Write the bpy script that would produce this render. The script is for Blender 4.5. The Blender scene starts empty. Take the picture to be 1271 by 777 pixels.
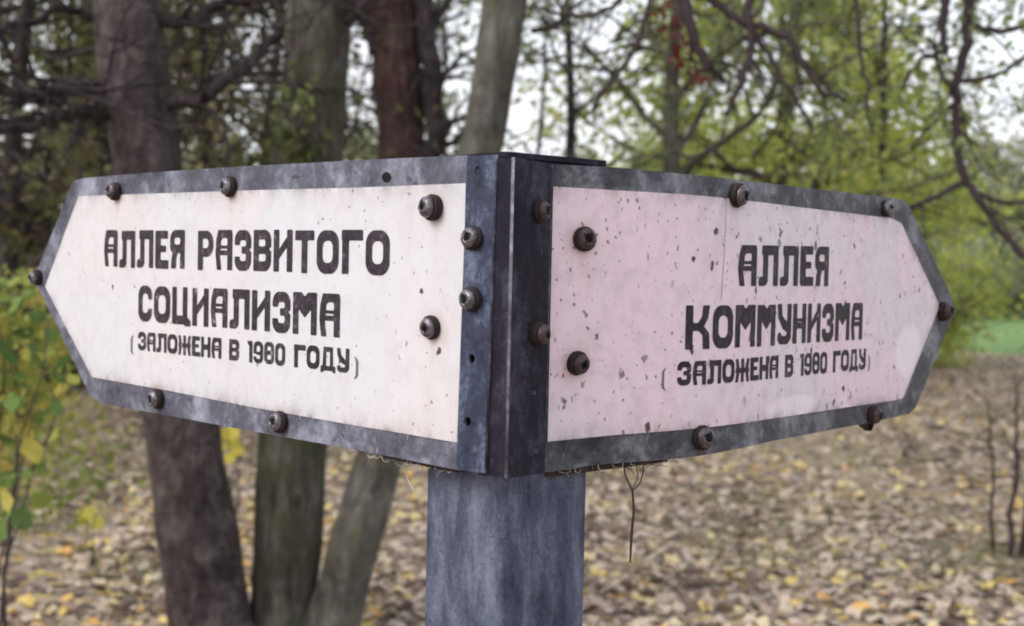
import bpy, math, random
import numpy as np
from mathutils import Vector, Matrix, noise as mnoise

# ------------------------------------------------------------------ camera
SC = bpy.context.scene
COL = SC.collection
W, H_IMG, F = 1271.0, 777.0, 1655.0
CX, CY = W / 2, H_IMG / 2
CAM_H = 1.60
PITCH, ROLL = math.radians(2.2), math.radians(1.2)
fwd = Vector((0, math.cos(PITCH), -math.sin(PITCH)))
right0 = Vector((1, 0, 0)); up0 = right0.cross(fwd)
RT = right0 * math.cos(ROLL) + up0 * math.sin(ROLL)
UP = -right0 * math.sin(ROLL) + up0 * math.cos(ROLL)
CAM = Vector((0, 0, CAM_H))
cd = bpy.data.cameras.new('camera'); co = bpy.data.objects.new('camera', cd); COL.objects.link(co)
co.matrix_world = Matrix(((RT.x, UP.x, -fwd.x, CAM.x), (RT.y, UP.y, -fwd.y, CAM.y), (RT.z, UP.z, -fwd.z, CAM.z), (0, 0, 0, 1)))
cd.sensor_width = 36; cd.lens = F / W * 36; cd.clip_start = 0.05; cd.clip_end = 2000
cd.dof.use_dof = True; cd.dof.focus_distance = 1.16; cd.dof.aperture_fstop = 7.5
SC.camera = co

# ------------------------------------------------------------------ sky, sun, exposure
SUN_EL, SUN_AZ = math.radians(39), math.radians(240)     # azimuth clockwise from +Y: from the left, behind the camera
wd = bpy.data.worlds.new('World'); SC.world = wd; wd.use_nodes = True
nt = wd.node_tree; nt.nodes.clear()
sky = nt.nodes.new('ShaderNodeTexSky'); sky.sky_type = 'NISHITA'; sky.sun_disc = False
sky.sun_elevation = SUN_EL; sky.sun_rotation = SUN_AZ; sky.dust_density = 4.0; sky.air_density = 1.0
b1 = nt.nodes.new('ShaderNodeBackground'); b1.inputs[1].default_value = 0.05
b2 = nt.nodes.new('ShaderNodeBackground'); b2.inputs[1].default_value = 0.85      # even cloud layer
b2.inputs[0].default_value = (0.93, 0.93, 0.97, 1)
ad = nt.nodes.new('ShaderNodeAddShader'); wo = nt.nodes.new('ShaderNodeOutputWorld')
nt.links.new(sky.outputs[0], b1.inputs[0]); nt.links.new(b1.outputs[0], ad.inputs[0])
nt.links.new(b2.outputs[0], ad.inputs[1]); nt.links.new(ad.outputs[0], wo.inputs[0])
sl = bpy.data.lights.new('sun', 'SUN'); so = bpy.data.objects.new('sun', sl); COL.objects.link(so)
sl.energy = 1.5; sl.angle = math.radians(25); sl.color = (1.0, 0.985, 0.975)
sdir = Vector((math.sin(SUN_AZ) * math.cos(SUN_EL), math.cos(SUN_AZ) * math.cos(SUN_EL), math.sin(SUN_EL)))
so.rotation_euler = sdir.to_track_quat('Z', 'Y').to_euler()
so.location = (0, 0, 20)
SC.view_settings.view_transform = 'Standard'; SC.view_settings.look = 'None'
SC.view_settings.exposure = 0.5; SC.view_settings.gamma = 1.0
SC.render.engine = 'CYCLES'
SC.cycles.use_denoising = True; SC.cycles.filter_width = 1.9
SC.cycles.max_bounces = 6; SC.cycles.diffuse_bounces = 3; SC.cycles.transmission_bounces = 4
SC.cycles.transparent_max_bounces = 6

# ------------------------------------------------------------------ helpers
def ray(px, py):
    d = fwd + RT * ((px - CX) / F) - UP * ((py - CY) / F)
    return d
def P(px, py, depth):                       # point at this depth along the view axis
    return CAM + ray(px, py) * depth
def G(px, py, z=0.0):                       # point on the ground
    d = ray(px, py); t = (z - CAM_H) / d.z
    return CAM + d * t
def PY(px, py, ydist):                      # point at this distance along +Y
    d = ray(px, py); return CAM + d * (ydist / d.y)

ORIG = {}
def thing(name, base, label, cat, group=None):
    o = bpy.data.objects.new(name, None); COL.objects.link(o)
    o.location = base; o['label'] = label; o['category'] = cat; o.empty_display_size = 0.1
    if group: o['group'] = group
    ORIG[o.name] = Vector(base)
    return o
def base_of(o): return ORIG.get(o.name, Vector((0, 0, 0)))
def link(name, me, parent=None, label=None, cat=None, kind=None, group=None):
    o = bpy.data.objects.new(name, me); COL.objects.link(o)
    if parent:
        o.parent = parent; ORIG[o.name] = base_of(parent)
    if label: o['label'] = label
    if cat: o['category'] = cat
    if kind: o['kind'] = kind
    if group: o['group'] = group
    return o
def mesh(name, verts, faces, mats, parent=None, smooth=False, fm=None, **kw):
    b = base_of(parent) if parent else Vector((0, 0, 0))
    me = bpy.data.meshes.new(name)
    me.from_pydata([(v[0] - b.x, v[1] - b.y, v[2] - b.z) for v in verts], [], faces)
    for m in (mats if isinstance(mats, (list, tuple)) else [mats]): me.materials.append(m)
    if fm: me.polygons.foreach_set('material_index', fm)
    if smooth: me.polygons.foreach_set('use_smooth', [True] * len(faces))
    me.update()
    return link(name, me, parent, **kw)

# ------------------------------------------------------------------ materials
class NB:
    def __init__(self, name):
        self.m = bpy.data.materials.new(name); self.m.use_nodes = True
        self.t = self.m.node_tree; self.bsdf = self.t.nodes['Principled BSDF']
        self.bsdf.inputs['Specular IOR Level'].default_value = 0.25
    def n(self, typ, **kw):
        x = self.t.nodes.new(typ)
        for k, v in kw.items():
            if hasattr(x, k): setattr(x, k, v)
        return x
    def l(self, a, b): self.t.links.new(a, b)
    def coord(self, scale=(1, 1, 1)):
        tc = self.n('ShaderNodeTexCoord'); mp = self.n('ShaderNodeMapping')
        mp.inputs['Scale'].default_value = scale
        self.l(tc.outputs['Object'], mp.inputs['Vector']); return mp.outputs[0]
    def noise(self, vec, scale, detail=4, rough=0.55, dist=0.0):
        x = self.n('ShaderNodeTexNoise'); self.l(vec, x.inputs['Vector'])
        x.inputs['Scale'].default_value = scale; x.inputs['Detail'].default_value = detail
        x.inputs['Roughness'].default_value = rough; x.inputs['Distortion'].default_value = dist
        return x.outputs['Fac']
    def ramp(self, fac, stops):
        r = self.n('ShaderNodeValToRGB'); e = r.color_ramp.elements
        while len(e) < len(stops): e.new(0.5)
        for i, (p, c) in enumerate(stops):
            e[i].position = p; e[i].color = (*c, 1) if len(c) == 3 else c
        self.l(fac, r.inputs[0]); return r.outputs[0]
    def mix(self, fac, a, b):
        x = self.n('ShaderNodeMix', data_type='RGBA')
        if isinstance(fac, (int, float)): x.inputs[0].default_value = fac
        else: self.l(fac, x.inputs[0])
        for i, c in ((6, a), (7, b)):
            if isinstance(c, (tuple, list)): x.inputs[i].default_value = (*c[:3], 1)
            else: self.l(c, x.inputs[i])
        return x.outputs[2]
    def math(self, op, a, b=None, clamp=False):
        x = self.n('ShaderNodeMath', operation=op); x.use_clamp = clamp
        for i, c in ((0, a), (1, b)):
            if c is None: continue
            if isinstance(c, (int, float)): x.inputs[i].default_value = c
            else: self.l(c, x.inputs[i])
        return x.outputs[0]
    def bump(self, h, strength, dist):
        b = self.n('ShaderNodeBump'); b.inputs['Strength'].default_value = strength
        b.inputs['Distance'].default_value = dist
        self.l(h, b.inputs['Height']); self.l(b.outputs[0], self.bsdf.inputs['Normal'])
    def col(self, c):
        if isinstance(c, (tuple, list)): self.bsdf.inputs['Base Color'].default_value = (*c[:3], 1)
        else: self.l(c, self.bsdf.inputs['Base Color'])
    def setv(self, k, v):
        if isinstance(v, (int, float)): self.bsdf.inputs[k].default_value = v
        else: self.l(v, self.bsdf.inputs[k])

def spots(nb, vec, scale, size, keep):      # scattered dirt specks: mask 0..1
    v = nb.n('ShaderNodeTexVoronoi'); nb.l(vec, v.inputs['Vector']); v.inputs['Scale'].default_value = scale
    sep = nb.n('ShaderNodeSeparateColor'); nb.l(v.outputs['Color'], sep.inputs[0])
    thr = nb.math('MULTIPLY', sep.outputs[1], size)
    d = nb.math('SUBTRACT', thr, v.outputs['Distance'])
    d = nb.math('MULTIPLY', d, 14.0, clamp=True)
    k = nb.math('LESS_THAN', sep.outputs[0], keep)
    return nb.math('MULTIPLY', d, k)

def m_panel(name, base, tint, speck_keep, speck_size, stain=(0.42, 0.36, 0.36)):
    nb = NB(name); c = nb.coord()
    big = nb.noise(c, 5.5, 3, 0.5)
    fine = nb.noise(c, 60, 5, 0.65)
    col = nb.mix(nb.ramp(big, [(0.40, (0, 0, 0)), (0.58, (1, 1, 1))]), base, tint)
    cd_ = nb.coord((1, 1, 0.35))
    drip = nb.ramp(nb.noise(cd_, 26, 4, 0.7), [(0.56, (0, 0, 0)), (0.8, (1, 1, 1))])
    col = nb.mix(nb.math('MULTIPLY', drip, 0.42), col, stain)
    grime = nb.ramp(fine, [(0.45, (0, 0, 0)), (0.85, (1, 1, 1))])
    col = nb.mix(nb.math('MULTIPLY', grime, 0.5), col, stain)
    warp = nb.n('ShaderNodeTexNoise'); nb.l(c, warp.inputs['Vector']); warp.inputs['Scale'].default_value = 120
    wv = nb.n('ShaderNodeVectorMath', operation='MULTIPLY_ADD')
    nb.l(warp.outputs['Color'], wv.inputs[0]); wv.inputs[1].default_value = (0.009,) * 3
    nb.l(nb.coord((1, 1, 0.75)), wv.inputs[2])
    s1 = spots(nb, wv.outputs[0], 66, speck_size, speck_keep)
    s2 = spots(nb, wv.outputs[0], 170, speck_size * 1.1, speck_keep)
    s = nb.math('MAXIMUM', s1, nb.math('MULTIPLY', s2, 0.75))
    s = nb.math('MULTIPLY', s, nb.ramp(nb.noise(nb.coord(), 13, 3, 0.6), [(0.40, (0.35, 0.35, 0.35)), (0.52, (1, 1, 1))]))
    col = nb.mix(nb.math('MULTIPLY', s, 0.95), col, (0.03, 0.02, 0.028))
    def att(n):
        a = nb.n('ShaderNodeAttribute', attribute_name=n); return a.outputs['Fac']
    clean = nb.math('MULTIPLY', nb.ramp(att('clean'), [(0.35, (0, 0, 0)), (0.65, (1, 1, 1))]), 0.75)
    col = nb.mix(clean, col, tuple(min(1, x * 1.2) for x in base))
    eg = nb.math('MULTIPLY', att('edge'), nb.ramp(nb.noise(nb.coord((1, 1, .6)), 45, 5, 0.7), [(0.40, (0, 0, 0)), (0.68, (1, 1, 1))]))
    col = nb.mix(nb.math('MULTIPLY', eg, 0.75), col, (0.16, 0.13, 0.13))
    rs = nb.math('MULTIPLY', att('rust'), nb.ramp(nb.noise(nb.coord((1, 1, .3)), 70, 4, 0.7), [(0.3, (0.25, 0.25, 0.25)), (0.65, (1, 1, 1))]))
    col = nb.mix(nb.math('MULTIPLY', rs, 0.8), col, (0.36, 0.20, 0.12))
    nb.col(col); nb.setv('Roughness', 0.5); nb.setv('Specular IOR Level', 0.35)
    nb.bump(fine, 0.12, 0.001)
    return nb.m
def m_metal(name, dark, mid, light, scale=22, rough=0.55, metallic=0.35, rust=0.0, streak=1.0, spec=0.4, vary=0.0):
    nb = NB(name); c = nb.coord((1, 1, streak))
    a = nb.noise(c, scale, 6, 0.65, 0.3); b = nb.noise(nb.coord(), scale * 5, 5, 0.7)
    f = nb.math('ADD', nb.math('MULTIPLY', a, 0.7), nb.math('MULTIPLY', b, 0.3))
    col = nb.ramp(f, [(0.36, dark), (0.5, mid), (0.66, light)])
    if rust:
        r = nb.ramp(nb.noise(nb.coord(), scale * 0.8, 5, 0.7), [(0.52, (0, 0, 0)), (0.7, (1, 1, 1))])
        col = nb.mix(nb.math('MULTIPLY', r, rust), col, (0.13, 0.06, 0.035))
    if vary:
        oi = nb.n('ShaderNodeObjectInfo'); col = nb.mix(nb.math('MULTIPLY', oi.outputs['Random'], vary), col, (0.05, 0.026, 0.02))
    bl2 = nb.ramp(nb.noise(nb.coord((1, 1, 1.6)), scale * 2.2, 5, 0.75, 0.6), [(0.60, (0, 0, 0)), (0.66, (1, 1, 1))])
    col = nb.mix(nb.math('MULTIPLY', bl2, 0.75), col, dark)
    chip = nb.ramp(nb.noise(nb.coord((1.3, 1.3, 0.5)), scale * 7, 3, 0.6), [(0.68, (0, 0, 0)), (0.72, (1, 1, 1))])
    col = nb.mix(nb.math('MULTIPLY', chip, 0.6), col, light)
    nb.col(col); nb.setv('Metallic', metallic)
    nb.setv('Roughness', nb.math('ADD', nb.math('MULTIPLY', b, 0.3), rough - 0.15)); nb.setv('Specular IOR Level', spec)
    nb.bump(b, 0.25, 0.0012)
    return nb.m
def m_bark(name, dark, mid, light, zs=0.25, scale=26, moss=None, moss_amt=0.0, rings=0.0):
    nb = NB(name); c = nb.coord((1, 1, zs))
    a = nb.noise(c, scale, 6, 0.65, 0.4); big = nb.noise(nb.coord(), 4.5, 4, 0.6)
    f = nb.math('ADD', nb.math('MULTIPLY', a, 0.6), nb.math('MULTIPLY', big, 0.4))
    col = nb.ramp(f, [(0.38, dark), (0.5, mid), (0.62, light)])
    kn = spots(nb, nb.coord((1, 1, .8)), 5.0, .34, .4)
    col = nb.mix(nb.math('MULTIPLY', kn, 0.8), col, dark)
    if rings:
        rr = nb.ramp(nb.noise(nb.coord((2.2, 2.2, 16)), 4.0, 3, 0.5), [(0.62, (0, 0, 0)), (0.67, (1, 1, 1))])
        col = nb.mix(nb.math('MULTIPLY', rr, rings), col, dark)
    if moss:
        mm = nb.ramp(nb.noise(nb.coord(), 7, 5, 0.65), [(0.5 - moss_amt * 0.4, (0, 0, 0)), (0.72, (1, 1, 1))])
        col = nb.mix(mm, col, moss)
    nb.col(col); nb.setv('Roughness', 0.9); nb.bump(f, 1.0, 0.04)
    return nb.m
def m_leaf(name, stops, trans=0.35, use_object=False):
    nb = NB(name); t = nb.t
    if use_object:
        oi = nb.n('ShaderNodeObjectInfo'); fac = oi.outputs['Random']
    else:
        at = nb.n('ShaderNodeAttribute', attribute_name='rnd'); fac = at.outputs['Fac']
    col = nb.ramp(fac, stops)
    v = nb.noise(nb.coord(), 45, 3, 0.6)
    hs = nb.n('ShaderNodeHueSaturation'); nb.l(col, hs.inputs['Color'])
    nb.l(nb.math('ADD', nb.math('MULTIPLY', v, 0.9), 0.55), hs.inputs['Value'])
    nb.col(hs.outputs[0]); nb.setv('Roughness', 0.6); nb.setv('Specular IOR Level', 0.2)
    tr = nb.n('ShaderNodeBsdfTranslucent'); nb.l(hs.outputs[0], tr.inputs[0])
    mx = nb.n('ShaderNodeMixShader'); mx.inputs[0].default_value = trans
    out = t.nodes['Material Output']
    nb.l(nb.bsdf.outputs[0], mx.inputs[1]); nb.l(tr.outputs[0], mx.inputs[2]); nb.l(mx.outputs[0], out.inputs[0])
    return nb.m
def m_flat(name, c, rough=0.7, metallic=0.0, var=0.0):
    nb = NB(name)
    if var:
        v = nb.noise(nb.coord(), 55, 4, 0.65)
        nb.col(nb.mix(nb.ramp(v, [(0.35, (0, 0, 0)), (0.7, (1, 1, 1))]), c, tuple(min(1, x * (1 + var)) for x in c)))
    else: nb.col(c)
    nb.setv('Roughness', rough); nb.setv('Metallic', metallic); return nb.m

M = {}
M['panel_left'] = m_panel('white_sign_paint', (0.515, 0.522, 0.56), (0.54, 0.515, 0.535), 0.55, 0.2)
M['panel_right'] = m_panel('pink_sign_paint', (0.63, 0.575, 0.645), (0.70, 0.555, 0.63), 0.95, 0.275, stain=(0.36, 0.28, 0.32))
M['border'] = m_metal('weathered_grey_border', (0.03, 0.03, 0.043), (0.095, 0.097, 0.13), (0.27, 0.28, 0.35), 18, 0.55, 0.1, spec=0.25)
M['border_right'] = m_metal('weathered_dark_border', (0.022, 0.022, 0.03), (0.068, 0.070, 0.084), (0.24, 0.25, 0.29), 20, 0.6, 0.1, spec=0.25)
M['flange'] = m_metal('blue_grey_steel', (0.010, 0.012, 0.028), (0.032, 0.039, 0.074), (0.15, 0.18, 0.27), 34, 0.5, 0.25, 0.0, 0.45, 0.3)
M['flange_dark'] = m_metal('dark_and_shaded_steel', (0.006, 0.005, 0.010), (0.014, 0.012, 0.022), (0.06, 0.056, 0.085), 30, 0.75, 0.0, 0.06, 0.5, 0.15)  # dark steel, also carries the painted shade of the recess between the irons
M['post'] = m_metal('painted_blue_grey_post', (0.024, 0.029, 0.055), (0.068, 0.080, 0.126), (0.15, 0.172, 0.235), 50, 0.6, 0.15, 0.0, 0.3, 0.25)
M['rust'] = m_metal('rusty_steel', (0.012, 0.009, 0.009), (0.03, 0.02, 0.018), (0.07, 0.05, 0.042), 40, 0.8, 0.1, 0.7)
M['screw_head'] = m_metal('dull_screw_steel', (0.05, 0.042, 0.048), (0.15, 0.14, 0.16), (0.42, 0.42, 0.46), 90, 0.38, 0.6, 0.45, vary=0.85)
M['screw_dark'] = m_metal('corroded_screw_steel', (0.03, 0.02, 0.022), (0.075, 0.05, 0.055), (0.16, 0.12, 0.13), 90, 0.55, 0.4, 0.6, vary=0.5)
M['washer'] = m_flat('dark_rubber_washer', (0.016, 0.010, 0.010), 0.75, 0.0, 0.8)
M['hole_shade'] = m_flat('dark_hole_shade', (0.006, 0.005, 0.007), 0.9)  # near-black colour standing in for the shade inside openings
def m_ink():
    nb = NB('black_sign_paint'); n1 = nb.noise(nb.coord(), 170, 4, 0.7); n2 = nb.noise(nb.coord(), 25, 3, 0.6)
    f = nb.math('ADD', nb.math('MULTIPLY', n1, 0.7), nb.math('MULTIPLY', n2, 0.3))
    col = nb.ramp(f, [(0.42, (0.013, 0.009, 0.015)), (0.56, (0.035, 0.026, 0.036)), (0.63, (0.10, 0.085, 0.095)), (0.68, (0.34, 0.30, 0.32))])
    nb.col(col); nb.setv('Roughness', 0.6); return nb.m
M['ink'] = m_ink()
M['ink_faded'] = m_flat('faded_black_sign_paint', (0.11, 0.09, 0.11), 0.6, 0.0, 0.5)
M['bare'] = m_flat('clean_white_patch', (0.75, 0.67, 0.74), 0.5, 0, 0.06)
M['mark'] = m_flat('black_smudge', (0.035, 0.035, 0.05), 0.7, 0, 1.0)
M['web'] = m_flat('pale_dry_fibre', (0.45, 0.42, 0.38), 0.9)
M['dry'] = m_flat('dark_dry_fibre', (0.07, 0.05, 0.045), 0.9)
M['bark_grey'] = m_bark('grey_bark', (0.022, 0.015, 0.015), (0.058, 0.046, 0.046), (0.125, 0.108, 0.104), 0.55, 20, rings=0.85)
M['bark_moss'] = m_bark('mossy_bark', (0.026, 0.019, 0.018), (0.07, 0.06, 0.055), (0.15, 0.14, 0.13), 0.2, 26, (0.055, 0.062, 0.028), 0.25)
M['bark_pale'] = m_bark('pale_grey_bark', (0.032, 0.027, 0.025), (0.085, 0.078, 0.072), (0.17, 0.16, 0.15), 0.35, 18, (0.10, 0.10, 0.06), 0.2, 0.4)
M['bark_red'] = m_bark('red_brown_bark', (0.022, 0.011, 0.011), (0.052, 0.028, 0.026), (0.10, 0.068, 0.062), 0.2, 24)
M['bark_dark'] = m_bark('dark_bark', (0.016, 0.012, 0.013), (0.038, 0.029, 0.03), (0.075, 0.06, 0.06), 0.3, 30)
M['twig'] = m_flat('dark_twig', (0.035, 0.026, 0.028), 0.9, 0, 0.9)
M['leaf_olive'] = m_leaf('olive_brown_leaf', [(0, (0.05, 0.033, 0.028)), (0.35, (0.08, 0.07, 0.035)), (0.7, (0.12, 0.12, 0.045)), (1, (0.2, 0.16, 0.075))], 0.3)
M['leaf_thicket'] = m_leaf('olive_green_leaf', [(0, (0.06, 0.055, 0.03)), (0.35, (0.11, 0.115, 0.045)), (0.7, (0.17, 0.18, 0.065)), (1, (0.27, 0.24, 0.10))], 0.4)
M['leaf_green'] = m_leaf('yellow_green_leaf', [(0, (0.21, 0.23, 0.06)), (0.4, (0.45, 0.51, 0.12)), (0.75, (0.60, 0.64, 0.19)), (1, (0.72, 0.66, 0.28))], 0.55)
M['leaf_mid'] = m_leaf('dull_green_leaf', [(0, (0.08, 0.105, 0.04)), (0.5, (0.19, 0.24, 0.09)), (1, (0.34, 0.35, 0.15))], 0.5)
M['leaf_far'] = m_leaf('hazed_far_leaf', [(0, (0.17, 0.20, 0.11)), (0.5, (0.27, 0.31, 0.17)), (1, (0.38, 0.37, 0.24))], 0.4)  # the paleness of distant haze is put into this leaf colour
M['leaf_red'] = m_leaf('dark_red_leaf', [(0, (0.07, 0.012, 0.012)), (1, (0.15, 0.035, 0.025))], 0.3)
SHRUB = [(0, (0.07, 0.12, 0.035)), (0.4, (0.14, 0.24, 0.06)), (0.7, (0.25, 0.30, 0.07)), (0.88, (0.40, 0.36, 0.08)), (0.96, (0.50, 0.40, 0.09)), (1, (0.36, 0.18, 0.06))]
M['leaf_shrub'] = m_leaf('shrub_leaf', SHRUB, 0.45, True)
M['leaf_fill'] = m_leaf('small_shrub_leaf', [(0, (0.08, 0.10, 0.03)), (0.4, (0.20, 0.26, 0.06)), (0.75, (0.36, 0.36, 0.09)), (1, (0.50, 0.38, 0.10))], 0.5)
M['leaf_yellow'] = m_leaf('yellow_leaf', [(0, (0.38, 0.36, 0.06)), (1, (0.6, 0.5, 0.10))], 0.45, True)
LIT = [(0, (0.075, 0.05, 0.046)), (0.13, (0.165, 0.115, 0.095)), (0.28, (0.36, 0.275, 0.22)), (0.48, (0.53, 0.44, 0.335)), (0.68, (0.48, 0.40, 0.36)),
       (0.8, (0.62, 0.52, 0.32)), (0.93, (0.66, 0.52, 0.17)), (1, (0.58, 0.32, 0.11))]
M['litter'] = m_leaf('fallen_leaf_mix', LIT, 0.15)
M['litter_one'] = m_leaf('fallen_leaf_single', LIT, 0.15, True)
def m_ground():
    nb = NB('leaf_strewn_soil'); c = nb.coord()
    v = nb.n('ShaderNodeTexVoronoi'); nb.l(c, v.inputs['Vector']); v.inputs['Scale'].default_value = 13
    sep = nb.n('ShaderNodeSeparateColor'); nb.l(v.outputs['Color'], sep.inputs[0])
    lc = nb.ramp(sep.outputs[0], LIT)
    n1 = nb.noise(c, 0.35, 4, 0.6)
    soil = nb.mix(nb.noise(c, 9, 5, 0.7), (0.05, 0.035, 0.032), (0.13, 0.095, 0.075))
    col = nb.mix(0.55, soil, lc)
    col = nb.mix(nb.ramp(n1, [(0.52, (0, 0, 0)), (0.68, (0.35, 0.35, 0.35))]), col, (0.09, 0.11, 0.04))
    nb.col(col); nb.setv('Roughness', 0.95)
    nb.bump(nb.math('ADD', sep.outputs[1], nb.noise(c, 40, 4, 0.7)), 0.7, 0.02)
    return nb.m
M['ground'] = m_ground()
def m_lawn():
    nb = NB('mown_grass'); c = nb.coord()
    f = nb.math('ADD', nb.math('MULTIPLY', nb.noise(c, 0.6, 4, 0.6), 0.6), nb.math('MULTIPLY', nb.noise(c, 30, 5, 0.7), 0.4))
    nb.col(nb.ramp(f, [(0.35, (0.06, 0.12, 0.035)), (0.5, (0.10, 0.20, 0.055)), (0.68, (0.19, 0.27, 0.085))])); nb.setv('Roughness', 0.9)
    g = nb.bsdf.inputs['Base Color'].links[0].from_socket
    nb.col(nb.mix(nb.ramp(nb.noise(c, 2.2, 5, 0.7), [(0.52, (0, 0, 0)), (0.66, (0.8, 0.8, 0.8))]), g, (0.26, 0.21, 0.10)))
    nb.bump(f, 0.5, 0.03); return nb.m
M['lawn'] = m_lawn()

# ------------------------------------------------------------------ the ground
def ground_sheet():
    xs = np.concatenate([[-300, -120, -60], np.arange(-30, 30.1, 1.5), [60, 120, 300]])
    ys = np.concatenate([[-60, -20], np.arange(-6, 40.1, 1.5), [60, 100, 180, 400]])
    v = [(x, y, 0.0) for y in ys for x in xs]; n = len(xs)
    f = [(j * n + i, j * n + i + 1, (j + 1) * n + i + 1, (j + 1) * n + i) for j in range(len(ys) - 1) for i in range(n - 1)]
    return mesh('ground', v, f, M['ground'], kind='structure')
ground = ground_sheet()
def lawn_sheet():
    rng = random.Random(3); top = []; bot = []
    for i in range(60):
        x = 6.5 + i * 1.6
        bot.append((x, 25.0 + rng.uniform(-.6, .6) + max(0, 9.5 - x) * 3, 0.004)); top.append((x, 62 + rng.uniform(-1, 1), 0.004))
    f = [(i, i + 1, 60 + i + 1, 60 + i) for i in range(59)]
    return mesh('lawn', bot + top, f, M['lawn'], kind='structure')
lawn_sheet()

# ------------------------------------------------------------------ the signpost
HS = 0.25                                                    # sign height in metres
def horizon_y(px): return CY - F * math.tan(PITCH) / math.cos(ROLL) + math.tan(ROLL) * (px - CX)
class Sheet:
    def __init__(self, xs, hs):
        self.p = []
        for x, h in zip(xs, hs):
            q = P(x, horizon_y(x), F * HS / h); self.p.append((q.x, q.y))
        self.p = np.array(self.p)
        d = np.linalg.norm(np.diff(self.p, axis=0), axis=1); self.s = np.concatenate([[0], np.cumsum(d)])
    def pix(self, px, py):
        D = ray(px, py); n = len(self.p); best = None
        for i in range(n - 1):
            a = self.p[i]; e = self.p[i + 1] - a
            den = D.x * e[1] - D.y * e[0]
            t = (a[0] * e[1] - a[1] * e[0]) / den
            u = (a[0] * D.y - a[1] * D.x) / den
            lo = -50 if i == 0 else -1e-6; hi = 51 if i == n - 2 else 1 + 1e-6
            if lo <= u <= hi:
                best = (self.s[i] + u * (self.s[i + 1] - self.s[i]), CAM_H + D.z * t)
                if 0 <= u <= 1: break
        return best
    def frame(self, s):
        i = int(np.clip(np.searchsorted(self.s, s) - 1, 0, len(self.s) - 2))
        e = (self.p[i + 1] - self.p[i]) / (self.s[i + 1] - self.s[i])
        q = self.p[i] + e * (s - self.s[i])
        nrm = np.array([e[1], -e[0]])
        if nrm[1] > 0: nrm = -nrm
        return q, e, nrm
    def at(self, s, v, off=0.0):
        q, e, nrm = self.frame(s); q = q + nrm * off
        return (q[0], q[1], v)
LX = np.linspace(580, 20, 24)
left_sheet = Sheet(LX, 391 - 0.246 * (578 - LX))
RX = np.linspace(676, 1200, 40)
def rh(x): return 382 - 0.145 * (x - 680) - 0.195 * 26 * math.log(1 + math.exp((x - 885) / 26))
right_sheet = Sheet(RX, [rh(x) for x in RX])

def plate(name, sh, top, bot, off0, off1, mat, parent, step=0.012, **kw):
    """plate on a sheet from a top and a bottom pixel outline (both running along the sign)"""
    T = [sh.pix(*p) for p in top]; B = [sh.pix(*p) for p in bot]
    T.sort(); B.sort()
    s0 = min(T[0][0], B[0][0]); s1 = max(T[-1][0], B[-1][0])
    ss = sorted(set([t[0] for t in T] + [b[0] for b in B] + list(np.arange(s0, s1, step))))
    o = []
    for s in ss:
        if not o or s - o[-1] > 0.0008: o.append(s)
    ss = o; n = len(ss)
    tv = np.interp(ss, [t[0] for t in T], [t[1] for t in T]); bv = np.interp(ss, [b[0] for b in B], [b[1] for b in B])
    V = []
    for s, a, b in zip(ss, tv, bv):
        V += [sh.at(s, a, off1), sh.at(s, b, off1), sh.at(s, a, off0), sh.at(s, b, off0)]
    Fc = []
    for i in range(n - 1):
        a, c = 4 * i, 4 * i + 4
        Fc += [(a, a + 1, c + 1, c), (a + 2, c + 2, c + 3, a + 3), (a, c, c + 2, a + 2), (a + 1, a + 3, c + 3, c + 1)]
    Fc += [(0, 2, 3, 1), (4 * n - 4, 4 * n - 3, 4 * n - 1, 4 * n - 2)]
    return mesh(name, V, Fc, mat, parent, **kw)

# ---- glyphs: signed fields on a unit-height cell
def rr(X, Y, x0, y0, x1, y1, r=(0, 0, 0, 0)):       # r: BL, BR, TR, TL ; positive inside
    if isinstance(r, (int, float)): r = (r,) * 4
    cx, cy = (x0 + x1) / 2, (y0 + y1) / 2
    R = np.where(X < cx, np.where(Y < cy, r[0], r[3]), np.where(Y < cy, r[1], r[2]))
    qx = np.abs(X - cx) - (x1 - x0) / 2 + R; qy = np.abs(Y - cy) - (y1 - y0) / 2 + R
    return -(np.minimum(np.maximum(qx, qy), 0) + np.hypot(np.maximum(qx, 0), np.maximum(qy, 0)) - R)
def poly(X, Y, pts):
    d = np.full(X.shape, 9.0); ins = np.zeros(X.shape, bool); n = len(pts)
    for i in range(n):
        (ax, ay), (bx, by) = pts[i], pts[(i + 1) % n]
        ex, ey = bx - ax, by - ay
        t = np.clip(((X - ax) * ex + (Y - ay) * ey) / (ex * ex + ey * ey + 1e-12), 0, 1)
        d = np.minimum(d, np.hypot(X - ax - t * ex, Y - ay - t * ey))
        c = ((ay > Y) != (by > Y)) & (X < (bx - ax) * (Y - ay) / ((by - ay) if abs(by - ay) > 1e-9 else 1e-9) + ax)
        ins ^= c
    return np.where(ins, d, -d)
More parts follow.
